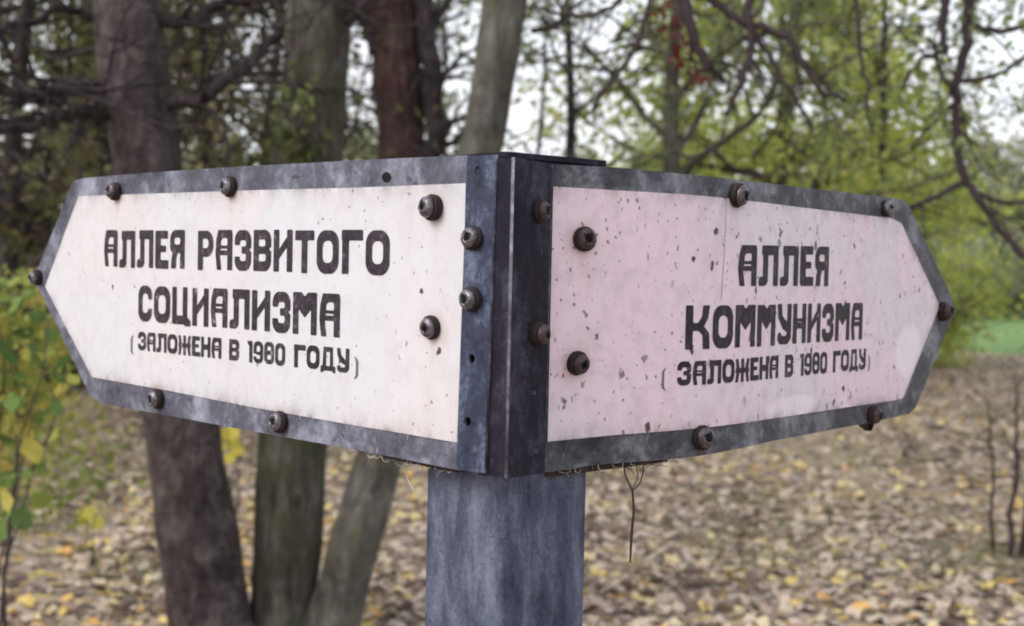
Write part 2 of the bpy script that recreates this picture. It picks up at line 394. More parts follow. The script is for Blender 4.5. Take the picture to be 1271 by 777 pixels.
def glyph(ch, X, Y):
    t = 0.215
    R = lambda *a: rr(X, Y, *a); PL = lambda *p: poly(X, Y, p)
    U = lambda *f: np.maximum.reduce(f); S = lambda a, *b: np.minimum.reduce([a] + [-q for q in b])
    if ch == 'О': return S(R(0, 0, .8, 1, .31), R(t, .25, .8 - t, .76, .15))
    if ch == '0': return S(R(0, 0, .66, 1, .27), R(.19, .22, .47, .79, .12))
    if ch == 'А':
        w = .74
        return S(PL((.12, 1), (w - .03, 1), (w, .9), (w, 0), (w - t, 0), (w - t, .37), (t - .02, .37), (t + .05, 0), (.07, 0), (0, .42), (.03, .75)),
                 R(t + .02, .61, w - t, .8, (.02, .02, .06, .12)), R(t, .49, w - t, .535, 0.0))
    if ch == 'Л': return S(U(R(.12, .76, .84, 1, 0), R(.84 - t, 0, .84, 1, 0), R(.17, .1, .17 + t, 1, 0), R(0, 0, .385, .23, (.04, .17, 0, .1))), R(.17 + t, -.1, .84 - t, .74, (0, 0, .05, .12)))
    if ch == 'Е': return U(R(0, 0, .27, 1, (.1, 0, 0, .03)), R(0, .79, .62, 1, 0), R(.1, .44, .54, .61, (0, .05, .05, 0)), R(.05, 0, .66, .23, 0))
    if ch == 'Я': return S(U(R(0, .4, .7, 1, (.17, 0, 0, .26)), R(.7 - t, 0, .7, 1, 0), PL((.16, .5), (.4, .5), (.3, .25), (.28, 0), (.05, 0), (.07, .25))), R(.2, .62, .7 - t, .8, .07))
    if ch == 'Р': return S(U(R(0, 0, t + .02, 1, 0), R(0, .34, .7, 1, (0, .3, .3, 0))), R(t, .56, .7 - t, .8, (0, .1, .1, 0)))
    if ch == 'З': return S(R(0, 0, .7, 1, .27), R(-.2, .35, .3, .63, .05), R(.22, .6, .7 - t, .75, (0, .05, .07, .07)), R(.22, .24, .7 - t, .42, (.07, .07, .05, 0)), PL((.6, .52), (.8, .42), (.8, .62)))
    if ch == 'В': return S(R(0, 0, .72, 1, (.03, .27, .26, 0)), R(t, .6, .7 - t, .77, (0, .06, .07, 0)), R(t, .24, .72 - t, .42, (0, .07, .06, 0)), PL((.62, .54), (.8, .44), (.8, .64)))
    if ch == 'И': return U(R(0, 0, t, 1, 0), R(.74 - t, 0, .74, 1, 0), PL((t - .03, .28), (.74 - t + .03, .62), (.74 - t + .03, .86), (t - .03, .5)))
    if ch == 'Н': return U(R(0, 0, t, 1, 0), R(.72 - t, 0, .72, 1, 0), S(R(.1, .37, .62, .63, 0), R(t + .03, .52, .72 - t - .03, .545, 0)))
    if ch == 'Т': return U(R(0, .77, .72, 1, 0), R(.36 - t / 2, 0, .36 + t / 2, 1, 0))
    if ch == 'Г': return U(R(0, .76, .74, 1, 0), R(.02, 0, .02 + t + .02, 1, 0))
    if ch == 'С': return S(R(0, 0, .7, 1, .29), R(t, .24, .7 - t + .02, .78, .12), R(.4, .37, .9, .62, .03))
    if ch == 'Ц': return S(U(R(0, 0, t, 1, 0), R(.72 - t, 0, .72, 1, 0), R(0, 0, .72, .24, 0), PL((.6, -.04), (.88, -.04), (.88, .1), (.74, .2), (.6, .2))))
    if ch == 'М': return U(R(0, 0, t, 1, 0), R(.9 - t, 0, .9, 1, 0), PL((.02, 1), (.33, 1), (.45, .9), (.57, 1), (.88, 1), (.9 - t + .02, .62), (.45, .4), (t - .02, .62)))
    if ch == 'Ж': return U(R(.4, 0, .6, 1, 0), R(.02, .4, .98, .6, 0), PL((0, 1), (.18, 1), (.3, .5), (.18, 0), (0, 0), (.09, .5)), PL((1, 1), (.82, 1), (.7, .5), (.82, 0), (1, 0), (.91, .5)))
    if ch == 'Д': return S(PL((.17, 1), (.73, 1), (.76, .2), (.9, .2), (.9, -.08), (.75, -.08), (.72, 0), (.18, 0), (.15, -.08), (0, -.08), (0, .2), (.12, .2)), R(.33, .2, .57, .8, (0, 0, .06, .06)))
    if ch == 'У': return U(PL((0, 1), (t, 1), (t + .04, .72), (.54, .5), (.54, .3), (.3, .38), (.05, .66)), R(.74 - t, .15, .74, 1, 0), S(R(.03, 0, .74, .42, (.2, .26, 0, .12)), R(.0, .21, .74 - t, .6, (0, .1, 0, 0)), R(-.1, .33, .4, .6, 0)), R(.03, .05, .24, .3, .1))
    if ch == 'К': return U(R(0, 0, t + .02, 1, 0), PL((.56, 1), (.8, 1), (.74, .7), (.6, .52), (.79, .36), (.82, 0), (.58, 0), (.56, .32), (.42, .42), (.2, .42), (.2, .6), (.4, .6), (.53, .74)))
    if ch == '1': return U(R(.14, 0, .36, 1, 0), PL((0, 1), (.2, 1), (.2, .8), (.06, .8)))
    if ch == '9': return S(R(0, 0, .66, 1, .27), R(.2, .52, .46, .8, .1), R(.19, .2, .46, .38, .06), R(-.1, .3, .22, .42, 0))
    if ch == '8': return S(R(0, 0, .66, 1, .25), R(.2, .6, .46, .8, .08), R(.19, .2, .47, .42, .08))
    if ch == '(': return S(R(0, -.08, .6, 1.08, .3), R(.085, -.2, .9, 1.2, .42))
    if ch == ')': return S(R(-.38, -.08, .22, 1.08, .3), R(-.7, -.2, .135, 1.2, .42))
    if ch == 'o': return 1 - np.hypot((X - .5) / .5, (Y - .5) / .5)
WID = {'О': .8, '0': .66, 'А': .74, 'Л': .84, 'Е': .64, 'Я': .7, 'Р': .7, 'З': .7, 'В': .72, 'И': .74, 'Н': .72, 'Т': .72, 'Г': .74, 'С': .7,
       'Ц': .86, 'М': .9, 'Ж': 1.0, 'Д': .9, 'У': .74, 'К': .82, '1': .36, '9': .66, '8': .66, '(': .22, ')': .22, 'o': 1.0, ' ': .42}
def field_mesh(ch, N):
    w = WID[ch]; xs = np.arange(-.06, w + .10, 1.0 / N); ys = np.arange(-.14, 1.15, 1.0 / N)
    X, Y = np.meshgrid(xs, ys); D = glyph(ch, X, Y); D = np.where(np.abs(D) < 1e-6, 1e-6, D)
    vid = {}; V = []; Fc = []
    def vert(key, x, y):
        if key not in vid: vid[key] = len(V); V.append((x, y))
        return vid[key]
    for j in range(len(ys) - 1):
        for i in range(len(xs) - 1):
            c = [(i, j), (i + 1, j), (i + 1, j + 1), (i, j + 1)]
            dv = [D[b, a] for a, b in c]
            if max(dv) <= 0: continue
            out = []
            for k in range(4):
                (a, b), (a2, b2) = c[k], c[(k + 1) % 4]
                if dv[k] > 0: out.append(vert((a, b), xs[a], ys[b]))
                if (dv[k] > 0) != (dv[(k + 1) % 4] > 0):
                    t = dv[k] / (dv[k] - dv[(k + 1) % 4])
                    key = tuple(sorted([(a, b), (a2, b2)]))
                    out.append(vert(key, xs[a] + t * (xs[a2] - xs[a]), ys[b] + t * (ys[b2] - ys[b])))
            if len(out) > 2: Fc.append(out)
    return V, Fc
GC = {}
def lettering(text, sh, lt, lb, rt_, rb, mat, parent, off, gap=0.1, N=34, label=None):
    """text between the left edge (pixel top, bottom) and the right edge (pixel top, bottom)"""
    a, b, c, d = sh.pix(*lt), sh.pix(*lb), sh.pix(*rt_), sh.pix(*rb)
    sL, sR = (a[0] + b[0]) / 2, (c[0] + d[0]) / 2
    tot = sum(WID[k] for k in text) + gap * (len(text) - 1)
    V = []; Fc = []; x = 0
    rng = random.Random(len(text))
    for ch in text:
        if ch != ' ':
            if (ch, N) not in GC: GC[(ch, N)] = field_mesh(ch, N)
            gv, gf = GC[(ch, N)]; o = len(V)
            dj = rng.uniform(-.012, .012)
            for (u, v) in gv:
                q = (x + u) / tot; s = sL + q * (sR - sL)
                vb = b[1] + q * (d[1] - b[1]); vt = a[1] + q * (c[1] - a[1])
                V.append(sh.at(s, vb + (v + dj) * (vt - vb), off))
            Fc += [tuple(o + k for k in f) for f in gf]
        x += WID[ch] + gap
    return mesh('lettering', V, Fc, mat, parent, label=label)

# ---- the thing itself
post_c = P(628, 640, 1.138); POST = Vector((post_c.x, post_c.y, 0))
sign = thing('signpost', POST, 'grey steel signpost with two white arrow boards lettered in black', 'signpost')

PTOP = 1.682
def square_tube(name, c, half_diag, z0, z1, mat, parent, r=0.010, rot=0.0):
    a = half_diag * math.sqrt(2) / 2            # half side
    pts = []
    for k in range(4):
        ang = math.pi / 4 + k * math.pi / 2
        ccx, ccy = math.copysign(a - r, math.cos(ang)), math.copysign(a - r, math.sin(ang))
        for q in range(5):
            t = k * math.pi / 2 + q * math.pi / 8
            pts.append((ccx + r * math.cos(t), ccy + r * math.sin(t)))
    ca, sa = math.cos(math.pi / 4 + rot), math.sin(math.pi / 4 + rot); n = len(pts); V = []
    zs = [z0, z1]
    for z in zs:
        for x, y in pts: V.append((c.x + ca * x - sa * y, c.y + sa * x + ca * y, z))
    Fc = [(i, (i + 1) % n, n + (i + 1) % n, n + i) for i in range(n)] + [tuple(range(n - 1, -1, -1)), tuple(range(n, 2 * n))]
    return mesh(name, V, Fc, mat, parent)
post = square_tube('post', POST, 0.0690, 0.0, PTOP, M['post'], sign, r=0.004, rot=-0.02)
cap = square_tube('cap_plate', POST, 0.080, PTOP, PTOP + 0.0045, M['flange_dark'], sign, r=0.004, rot=-0.06)

# ---- boards
def face_panel(sh, top, bot, off, mat, parent, screws, cleans, step=0.005, rows=52):
    T = sorted(sh.pix(*p) for p in top); B = sorted(sh.pix(*p) for p in bot)
    s0 = min(T[0][0], B[0][0]); s1 = max(T[-1][0], B[-1][0])
    ss = np.linspace(s0, s1, int((s1 - s0) / step)); n = len(ss)
    tv = np.interp(ss, [t[0] for t in T], [t[1] for t in T]); bv = np.interp(ss, [b[0] for b in B], [b[1] for b in B])
    sc_ = [sh.pix(*p) for p in screws]; cl = [(sh.pix(x, y), sh.pix(x + rx, y), sh.pix(x, y - ry)) for x, y, rx, ry in cleans]
    V = []; edge = []; rust = []; clean = []
    for s, a, b in zip(ss, tv, bv):
        for j in range(rows + 1):
            v = b + (a - b) * j / rows; V.append(sh.at(s, v, off))
            d = min(a - v, v - b, (s1 - s) * .6 + .002, 9); edge.append(math.exp(-max(0, d) / .007))
            q = 0.0
            for (cs, cv) in sc_:
                ds, dv = s - cs, cv - v
                q = max(q, math.exp(-(ds * ds + dv * dv) / (2 * .0085 ** 2)))
                if dv > 0: q = max(q, .8 * math.exp(-(ds / .0045) ** 2) * math.exp(-dv / .022))
            rust.append(q); c = 0.0
            for (c0, cx1, cy1) in cl:
                c = max(c, 1.5 - math.hypot((s - c0[0]) / (cx1[0] - c0[0]), (v - c0[1]) / (cy1[1] - c0[1])))
            clean.append(min(1, max(0, c)))
    m = rows + 1; Fc = [(i * m + j, i * m + j + 1, (i + 1) * m + j + 1, (i + 1) * m + j) for i in range(n - 1) for j in range(rows)]
    o0 = len(V)                                         # rim down to the board
    for i in range(n): V.append(sh.at(ss[i], tv[i], off - .0008)); V.append(sh.at(ss[i], bv[i], off - .0008)); edge += [1, 1]; rust += [0, 0]; clean += [0, 0]
    for i in range(n - 1):
        Fc.append((i * m + rows, o0 + 2 * i, o0 + 2 * i + 2, (i + 1) * m + rows)); Fc.append((i * m, (i + 1) * m, o0 + 2 * i + 3, o0 + 2 * i + 1))
    o = mesh('face_panel', V, Fc, mat, parent)
    for nm, dat in (('edge', edge), ('rust', rust), ('clean', clean)):
        at = o.data.attributes.new(nm, 'FLOAT', 'POINT'); at.data.foreach_set('value', dat)
    return o
SL = [(146, 238, 1.05), (288, 232, 1.12), (541, 258, 1.05), (538, 406, 1.03), (49, 344, 1.0), (198, 495, 1.1), (350, 524, 1.12)]
SR = [(723, 297, 1.03, 1), (714, 450, 1.0, 1), (912, 242, 1.12, 0), (1097, 259, 1.0, 0), (869, 543, 1.15, 0), (1080, 514, 1.2, 1), (1168, 387, 1.25, 1)]
def board(sh, label, pm, bm, otop, obot, itop, ibot):
    b = plate('sign_board', sh, otop, obot, -0.003, 0.0, bm, sign, label=label)
    f = face_panel(sh, itop, ibot, 0.0009, pm, b, [q[:2] for q in (SL if sh is left_sheet else SR)], [] if sh is left_sheet else [(1127, 437, 15, 34), (985, 505, 30, 14)])
    return b, f
bl, _ = board(left_sheet, 'white arrow board pointing away beside three grey trunks', M['panel_left'], M['border'],
    [(580, 192.5), (460, 198), (300, 206.5), (180, 214.5), (104, 221), (91, 224), (48, 330), (41, 342)],
    [(566, 583), (430, 556), (300, 533), (200, 514), (128, 501), (112, 492), (50, 362), (41, 346)],
    [(579, 227.5), (440, 233), (320, 236), (200, 240), (98, 243.5), (57, 355)],
    [(567, 549), (430, 526), (320, 506.5), (200, 483), (115, 468), (57, 356)])
br, _ = board(right_sheet, 'pink tinged arrow board with dark specks and black lettering', M['panel_right'], M['border_right'],
    [(688, 204), (760, 207.5), (840, 215), (905, 222), (1000, 233), (1112, 246), (1127, 252), (1182, 370), (1186, 382)],
    [(675, 587), (740, 577), (860, 567), (960, 547), (1060, 528), (1128, 514), (1137, 505), (1180, 398), (1186, 388)],
    [(686, 231.5), (760, 236), (860, 242), (990, 257), (1106, 271), (1118, 277), (1164, 376)],
    [(679, 548), (760, 540), (858, 532), (960, 519), (1060, 504), (1108, 497), (1120, 494), (1164, 383)])
# lettering, painted flat on the boards
ON = 0.0013
lettering('АЛЛЕЯ РАЗВИТОГО', left_sheet, (130, 286), (131, 331), (484, 285.5), (486, 342), M['ink'], bl, ON)
lettering('СОЦИАЛИЗМА', left_sheet, (172, 354), (174, 398.5), (421, 364.5), (425.5, 419), M['ink'], bl, ON)
lettering('ЗАЛОЖЕНА В 1980 ГОДУ', left_sheet, (172, 411.5), (173, 434.5), (434, 432.5), (435.5, 463), M['ink'], bl, ON, 0.08, 26)
lettering('(', left_sheet, (163, 416), (164, 439), (168.5, 417), (169, 440), M['ink_faded'], bl, ON, 0, 30)
lettering(')', left_sheet, (438, 443), (439, 469), (445.5, 443.5), (446, 470), M['ink_faded'], bl, ON, 0, 30)
lettering('АЛЛЕЯ', right_sheet, (915, 304), (915, 355), (1027.5, 306.5), (1027, 355.5), M['ink'], br, ON)
lettering('КОММУНИЗМА', right_sheet, (850, 379), (849.5, 434), (1069.5, 375.5), (1069, 421), M['ink'], br, ON)
lettering('ЗАЛОЖЕНА В 1980 ГОДУ', right_sheet, (839.5, 449), (839.5, 479), (1074, 432), (1072.5, 458), M['ink'], br, ON, 0.08, 26)
lettering('(', right_sheet, (820.5, 457.5), (820.5, 484), (827.5, 457), (827.5, 483), M['ink_faded'], br, ON, 0, 30)
lettering(')', right_sheet, (1075, 441), (1075, 460), (1078.5, 441), (1078.5, 459.5), M['ink_faded'], br, ON, 0, 30)
# clean oval patch and the crease of the film on the pink board
def patch(name, sh, cx_, cy_, rx, ry, mat, parent, off, n=20, seed=1, jag=0.15, tilt=0.0):
    rng = random.Random(seed); s0, v0 = sh.pix(cx_, cy_); V = [sh.at(s0, v0, off)]
    for k in range(n):
        a = 2 * math.pi * k / n; r = 1 + rng.uniform(-jag, jag)
        s, v = sh.pix(cx_ + rx * r * math.cos(a) - tilt * ry * math.sin(a), cy_ + ry * r * math.sin(a)); V.append(sh.at(s, v, off))
    mesh(name, V, [(0, k + 1, (k + 1) % n + 1) for k in range(n)], mat, parent)
def strip(name, sh, pts, w, mat, parent, off):
    q = [sh.pix(*p) for p in pts]; V = []
    for i, (s, v) in enumerate(q): V += [sh.at(s - w / 2, v, off), sh.at(s + w / 2, v, off)]
    mesh(name, V, [(2 * i, 2 * i + 1, 2 * i + 3, 2 * i + 2) for i in range(len(q) - 1)], mat, parent)
M['crease'] = m_flat('darker_crease', (0.36, 0.29, 0.34), 0.7, 0, 0.5)  # somewhat darker colour for the line of the fold
strip('film_crease', right_sheet, [(901, 246), (899.5, 280), (897.5, 320), (894, 372)], 0.0017, M['crease'], br, 0.00105)
patch('bolt_hole_disc', left_sheet, 480, 220, 5.5, 6.5, M['hole_shade'], bl, 0.0006, 16, 9, 0.04)  # flat dark disc, the shade of an opening painted on the board

# ---- screws: rubber washer, domed head with a cross recess
def screw_mesh(name, head):
    V = []; Fc = []; fm = []; n = 20
    def ringset(prof, mi):
        o = len(V)
        for r, z in prof:
            for k in range(n): V.append((r * math.cos(2 * math.pi * k / n), r * math.sin(2 * math.pi * k / n), z))
        for i in range(len(prof) - 1):
            for k in range(n):
                Fc.append((o + i * n + k, o + i * n + (k + 1) % n, o + (i + 1) * n + (k + 1) % n, o + (i + 1) * n + k)); fm.append(mi)
    ringset([(.0082, -.001), (.0086, .0008), (.0086, .0032), (.0080, .0040), (.003, .0040)], 1)
    ringset([(.0060, .0038), (.0071, .0045), (.0072, .0056), (.0064, .0074), (.0048, .0085), (.0032, .0090), (.0029, .0072), (.0022, .0060), (.00001, .0058)], 0)
    for (hx, hy) in ((.0044, .0011), (.0011, .0044)):           # the cross slot: dark bars, its inner shade put into their colour
        o = len(V)
        for z in (.0060, .00885):
            for sx, sy in ((-1, -1), (1, -1), (1, 1), (-1, 1)): V.append((sx * hx, sy * hy, z))
        Fc.append((o + 4, o + 5, o + 6, o + 7)); fm.append(2)
        for k in range(4): Fc.append((o + k, o + (k + 1) % 4, o + 4 + (k + 1) % 4, o + 4 + k)); fm.append(2)
    me = bpy.data.meshes.new(name); me.from_pydata(V, [], Fc)
    for m in (head, M['washer'], M['hole_shade']): me.materials.append(m)
    me.polygons.foreach_set('material_index', fm); me.polygons.foreach_set('use_smooth', [m != 2 for m in fm]); me.update()
    return me
SCREW, SCREW_D = screw_mesh('screw', M['screw_head']), screw_mesh('screw_corroded', M['screw_dark'])
srng = random.Random(11)
def put(me, pos, nrm, parent, size=1.0, name='screw'):
    o = link(name, me, parent); b = base_of(parent)
    nrm = Vector(nrm) + Vector((srng.uniform(-.17, .17), srng.uniform(-.17, .17), srng.uniform(-.17, .17))); nrm.normalize()
    q = nrm.to_track_quat('Z', 'Y') @ Matrix.Rotation(srng.uniform(0, 6.28), 3, 'Z').to_quaternion()
    o.rotation_mode = 'QUATERNION'; o.rotation_quaternion = q
    o.location = Vector(pos) - b; k_ = size * 1.12 * srng.uniform(.93, 1.07); o.scale = (k_, k_, k_ * srng.uniform(.85, 1.15))
    return o
def screw_on(sh, px, py, parent, size=1.0, dark=False):
    s, v = sh.pix(px, py); q, e, n = sh.frame(s)
    put(SCREW_D if dark else SCREW, sh.at(s, v, 0.0012), (n[0], n[1], 0), parent, size)
for x, y, sz in SL: screw_on(left_sheet, x, y, bl, sz)
for x, y, sz, dk in SR: screw_on(right_sheet, x, y, br, sz, dk)
_s, _v = right_sheet.pix(1087, 524); _q, _e, _n = right_sheet.frame(_s)
put(SCREW_D, right_sheet.at(_s, _v, -0.006), (-_n[0], -_n[1], 0), br, 1.2)

M['worn_lit'] = m_metal('worn_edge_highlight', (0.03, 0.03, 0.045), (0.09, 0.092, 0.125), (0.28, 0.29, 0.35), 45, 0.7, 0.0)  # edge wear, lightened to paint a highlight along the plate sides
# ---- the two angle irons between the boards
def angle_iron(tl, bl_, br_, th, leg, leg_side, holes, screws, mat, label):
    """tl, bl_, br_ = (px, py, depth) of the front face's corners; leg = depth of the flange turned back"""
    TL, BL, BR = P(*tl), P(*bl_), P(*br_)
    v = (TL - BL); hgt = v.length; v.normalize()
    u = BR - BL; u -= v * u.dot(v); wid = u.length; u.normalize()
    n = u.cross(v); n = -n if n.dot(fwd) > 0 else n
    cu = bpy.data.curves.new('tmp', 'CURVE'); cu.dimensions = '2D'; cu.fill_mode = 'BOTH'; cu.extrude = th / 2
    def spline(pts):
        sp = cu.splines.new('POLY'); sp.points.add(len(pts) - 1); sp.use_cyclic_u = True
        for i, (x, y) in enumerate(pts): sp.points[i].co = (x, y, 0, 1)
    spline([(0, 0), (wid, 0), (wid, hgt), (0, hgt)])
    def loc(px, py):
        D = ray(px, py); t = (BL - CAM).dot(n) / D.dot(n); q = CAM + D * t - BL
        return q.dot(u), q.dot(v)
    for (px, py, r) in holes:
        a, b = loc(px, py); spline([(a + r * math.cos(k * math.pi / 8), b + r * math.sin(k * math.pi / 8)) for k in range(16)])
    to = bpy.data.objects.new('tmp', cu); COL.objects.link(to)
    dg = bpy.context.evaluated_depsgraph_get()
    me = bpy.data.meshes.new_from_object(to.evaluated_get(dg))
    bpy.data.objects.remove(to); bpy.data.curves.remove(cu)
    base = base_of(sign); nz = u.cross(v); sgn = 1 if nz.dot(n) > 0 else -1
    for w in me.vertices:
        w.co = BL + u * w.co.x + v * w.co.y + n * (w.co.z - th / 2) - base
    me.materials.clear(); me.materials.append(mat); me.materials.append(M['worn_lit'])
    me.update()
    for f in me.polygons: f.material_index = 1 if abs(f.normal.dot(u)) > .8 else 0
    o = link('angle_iron', me, sign, label=label)
    # flange turned back along the post
    x0, x1 = (wid - th, wid) if leg_side > 0 else (0, th)
    V = []
    for z in (0.0005, hgt - 0.0005):
        for x, d in ((x0, -th), (x1, -th), (x1, -leg), (x0, -leg)):
            V.append(BL + u * x + v * z + n * d)
    mesh('flange', V, [(3, 2, 1, 0), (4, 5, 6, 7), (0, 1, 5, 4), (1, 2, 6, 5), (2, 3, 7, 6), (3, 0, 4, 7)], M['flange_dark'], o)  # dark colour paints in the shade of the recess
    for (px, py, sz, dk) in screws:
        a, b = loc(px, py); put(SCREW_D if dk else SCREW, BL + u * a + v * b, n, o, sz)
    return o
angle_iron((580, 194, 1.052), (566, 583, 1.052), (601, 587, 1.034), 0.003, 0.028, 1,
    [(593, 212, .0036), (585, 445, .0036), (580, 523, .0036)], [(588, 296, 1.05, 0), (587, 371, 1.05, 0)], M['flange'], 'blue grey steel angle with open bolt holes')
angle_iron((639, 195, 1.026), (630, 594, 1.026), (676, 588, 1.068), 0.003, 0.028, -1,
    [(662, 487, .0034), (665, 560, .0034)], [(669, 262, 1.0, 1), (664, 414, 1.0, 1)], M['flange_dark'], 'dark rusty steel angle')
# rusty carrier bars under the boards
def bar(name, a, b, w, h, mat, parent):
    a, b = Vector(a), Vector(b); d = (b - a).normalized(); s = d.cross(Vector((0, 0, 1))).normalized() * w / 2; z = Vector((0, 0, h / 2))
    V = [p + q for p in (a, b) for q in (-s - z, s - z, s + z, -s + z)]
    mesh(name, V, [(0, 1, 2, 3), (7, 6, 5, 4), (0, 4, 5, 1), (1, 5, 6, 2), (2, 6, 7, 3), (3, 7, 4, 0)], mat, parent)
def under(sh, p0, p1, off, w, h):
    s0, v0 = sh.pix(*p0); s1, v1 = sh.pix(*p1); bar('carrier_bar', sh.at(s0, v0, off), sh.at(s1, v1, off), w, h, M['rust'], sign)
under(left_sheet, (560, 580), (470, 561), -0.020, 0.030, 0.010)
under(right_sheet, (682, 586), (835, 567), -0.020, 0.030, 0.010)
under(left_sheet, (520, 596), (505, 590), -0.045, 0.03, 0.02)
for pz in (1.47, 1.63):                                         # brackets tying boards to the post
    for sh, s in ((left_sheet, 0.055), (right_sheet, 0.055)):
        q, e, n = sh.frame(s); a = sh.at(s, pz, -0.002); b_ = sh.at(s, pz, -0.035); bar('bracket', a, b_, 0.03, 0.03, M['rust'], sign)

# ---- dry fibres hanging from the boards
def tube(V, Fc, pts, rad, sides=6, close=True):
    pts = [Vector(p) for p in pts]; n = len(pts); o = len(V)
    t = (pts[1] - pts[0]).normalized()
    a = t.cross(Vector((0.3, 0.9, 0.2))); a = a.normalized() if a.length > 1e-4 else Vector((1, 0, 0))
    for i in range(n):
        t = (pts[min(i + 1, n - 1)] - pts[max(i - 1, 0)]).normalized()
        a = (a - t * a.dot(t)).normalized(); b = t.cross(a)
        r = rad[i] if hasattr(rad, '__len__') else rad
        for k in range(sides):
            q = 2 * math.pi * k / sides
            V.append(pts[i] + a * (r * math.cos(q)) + b * (r * math.sin(q)))
    for i in range(n - 1):
        for k in range(sides):
            Fc.append((o + i * sides + k, o + i * sides + (k + 1) % sides, o + (i + 1) * sides + (k + 1) % sides, o + (i + 1) * sides + k))
    if close:
        Fc.append(tuple(o + k for k in range(sides - 1, -1, -1))); Fc.append(tuple(o + (n - 1) * sides + k for k in range(sides)))
def fibres(name, lines, mat, label, sh, off):
    V = []; Fc = []
    for pts, r in lines:
        q = []
        for p in pts:
            s, v = sh.pix(*p); q.append(sh.at(s, v, off))
        tube(V, Fc, q, r, 5)
    mesh(name, V, Fc, mat, label=label, cat='dry stem')
fibres('dry_stem', [([(791, 572), (794, 594), (803, 614), (805, 638), (802, 670), (800, 704)], [.0007, .0007, .0010, .0011, .0014, .0008]),
                    ([(817, 572), (817, 588), (813, 604), (803, 614)], .0006), ([(807, 572), (810, 596), (803, 612)], .0004)],
       M['dry'], 'thin dark withered stem dangling under the pink arrow board', right_sheet, -0.02)
fibres('dry_stem', [([(470, 566), (478, 574), (484, 584), (486, 598), (493, 611)], .0006), ([(462, 565), (474, 580), (490, 586)], .0004),
                    ([(496, 572), (507, 578), (514, 584)], .0009), ([(430, 560), (442, 571), (456, 569)], .0004)],
       M['web'], 'pale curled plant fibres clinging under the white arrow board', left_sheet, -0.018)

# ------------------------------------------------------------------ vegetation builders
def leaf_mesh(name, C, size, rng, mat, parent=None, droop=0.0, flat=False, aspect=0.6, **kw):
    """C: (n,3) array of places; one folded kite per leaf"""
    n = len(C); b = np.array(base_of(parent)) if parent else np.zeros(3)
    A = rng.normal(size=(n, 3)); A[:, 2] -= droop
    A /= np.linalg.norm(A, axis=1)[:, None]
    B = np.cross(A, rng.normal(size=(n, 3))); B /= np.linalg.norm(B, axis=1)[:, None]
    Nn = np.cross(A, B)
    L = size * rng.uniform(0.6, 1.35, n)[:, None]; Wd = L * aspect * rng.uniform(.75, 1.2, n)[:, None] / 2
    v0 = C; v1 = C + A * L * .45 + B * Wd + Nn * L * .1; v2 = C + A * L; v3 = C + A * L * .45 - B * Wd + Nn * L * .1
    Vv = np.stack([v0, v1, v2, v3], 1).reshape(-1, 3) - b
    me = bpy.data.meshes.new(name)
    me.vertices.add(4 * n); me.vertices.foreach_set('co', Vv.astype(np.float32).ravel())
    me.loops.add(4 * n); me.loops.foreach_set('vertex_index', np.arange(4 * n, dtype=np.int32))
    me.polygons.add(n); me.polygons.foreach_set('loop_start', np.arange(0, 4 * n, 4, dtype=np.int32))
    at = me.attributes.new('rnd', 'FLOAT', 'FACE')
    # clumps share a tone
    cl = 0.5 + 0.5 * np.sin(C[:, 0] * 2.1 + 1.3 * np.sin(C[:, 2] * 1.7)) * np.cos(C[:, 1] * 1.9 + C[:, 2] * 1.4)
    at.data.foreach_set('value', np.clip(0.55 * rng.uniform(0, 1, n) + 0.45 * cl, 0, 1).astype(np.float32))
    me.materials.append(mat); me.update(calc_edges=True); me.validate()
    return link(name, me, parent, **kw)

def wobble(rng, a, b, n, amp):
    a, b = Vector(a), Vector(b); L = (b - a).length
    out = []
    off = Vector((0, 0, 0))
    for i in range(n + 1):
        t = i / n
        if 0 < i < n: off = off * 0.7 + Vector(rng.normal(size=3) * amp * L)
        out.append(a.lerp(b, t) + off * math.sin(math.pi * min(1, t * 1.0) * 0.9))
    return out
def branch(rng, V, Fc, tips, start, d, length, rad, level, maxlev, spread=0.8, kids=4, gravity=0.0, wig=0.05, minr=0.003):
    d = Vector(d).normalized(); nseg = 5 if level < maxlev else 3
    pts = [Vector(start)]; cur = Vector(start); dd = d.copy()
    for i in range(nseg):
        dd = (dd + Vector(rng.normal(size=3)) * wig * 2.2 + Vector((0, 0, gravity * 0.15))).normalized()
        cur = cur + dd * length / nseg; pts.append(cur.copy())
    rads = [max(minr * .6, rad * (1 - 0.75 * i / nseg)) for i in range(nseg + 1)]
    tube(V, Fc, pts, rads, 6 if rad > 0.02 else 4 if rad > .008 else 3, close=False)
    if level >= maxlev:
        for p in pts[1:]: tips.append(p)
        return
    for k in range(kids):
        t = rng.uniform(0.25, 1.0) if k else 1.0
        i = min(nseg - 1, int(t * nseg)); p = pts[i].lerp(pts[i + 1], t * nseg - i if t < 1 else 1)
        s = Vector(rng.normal(size=3)); s -= dd * s.dot(dd); s = s.normalized() if s.length > 1e-3 else Vector((1, 0, 0))
        nd = (dd + s * spread * rng.uniform(.5, 1.3)).normalized()
        branch(rng, V, Fc, tips, p, nd, length * rng.uniform(.45, .72), max(minr, rad * rng.uniform(.4, .6)), level + 1, maxlev, spread, kids, gravity, wig, minr)

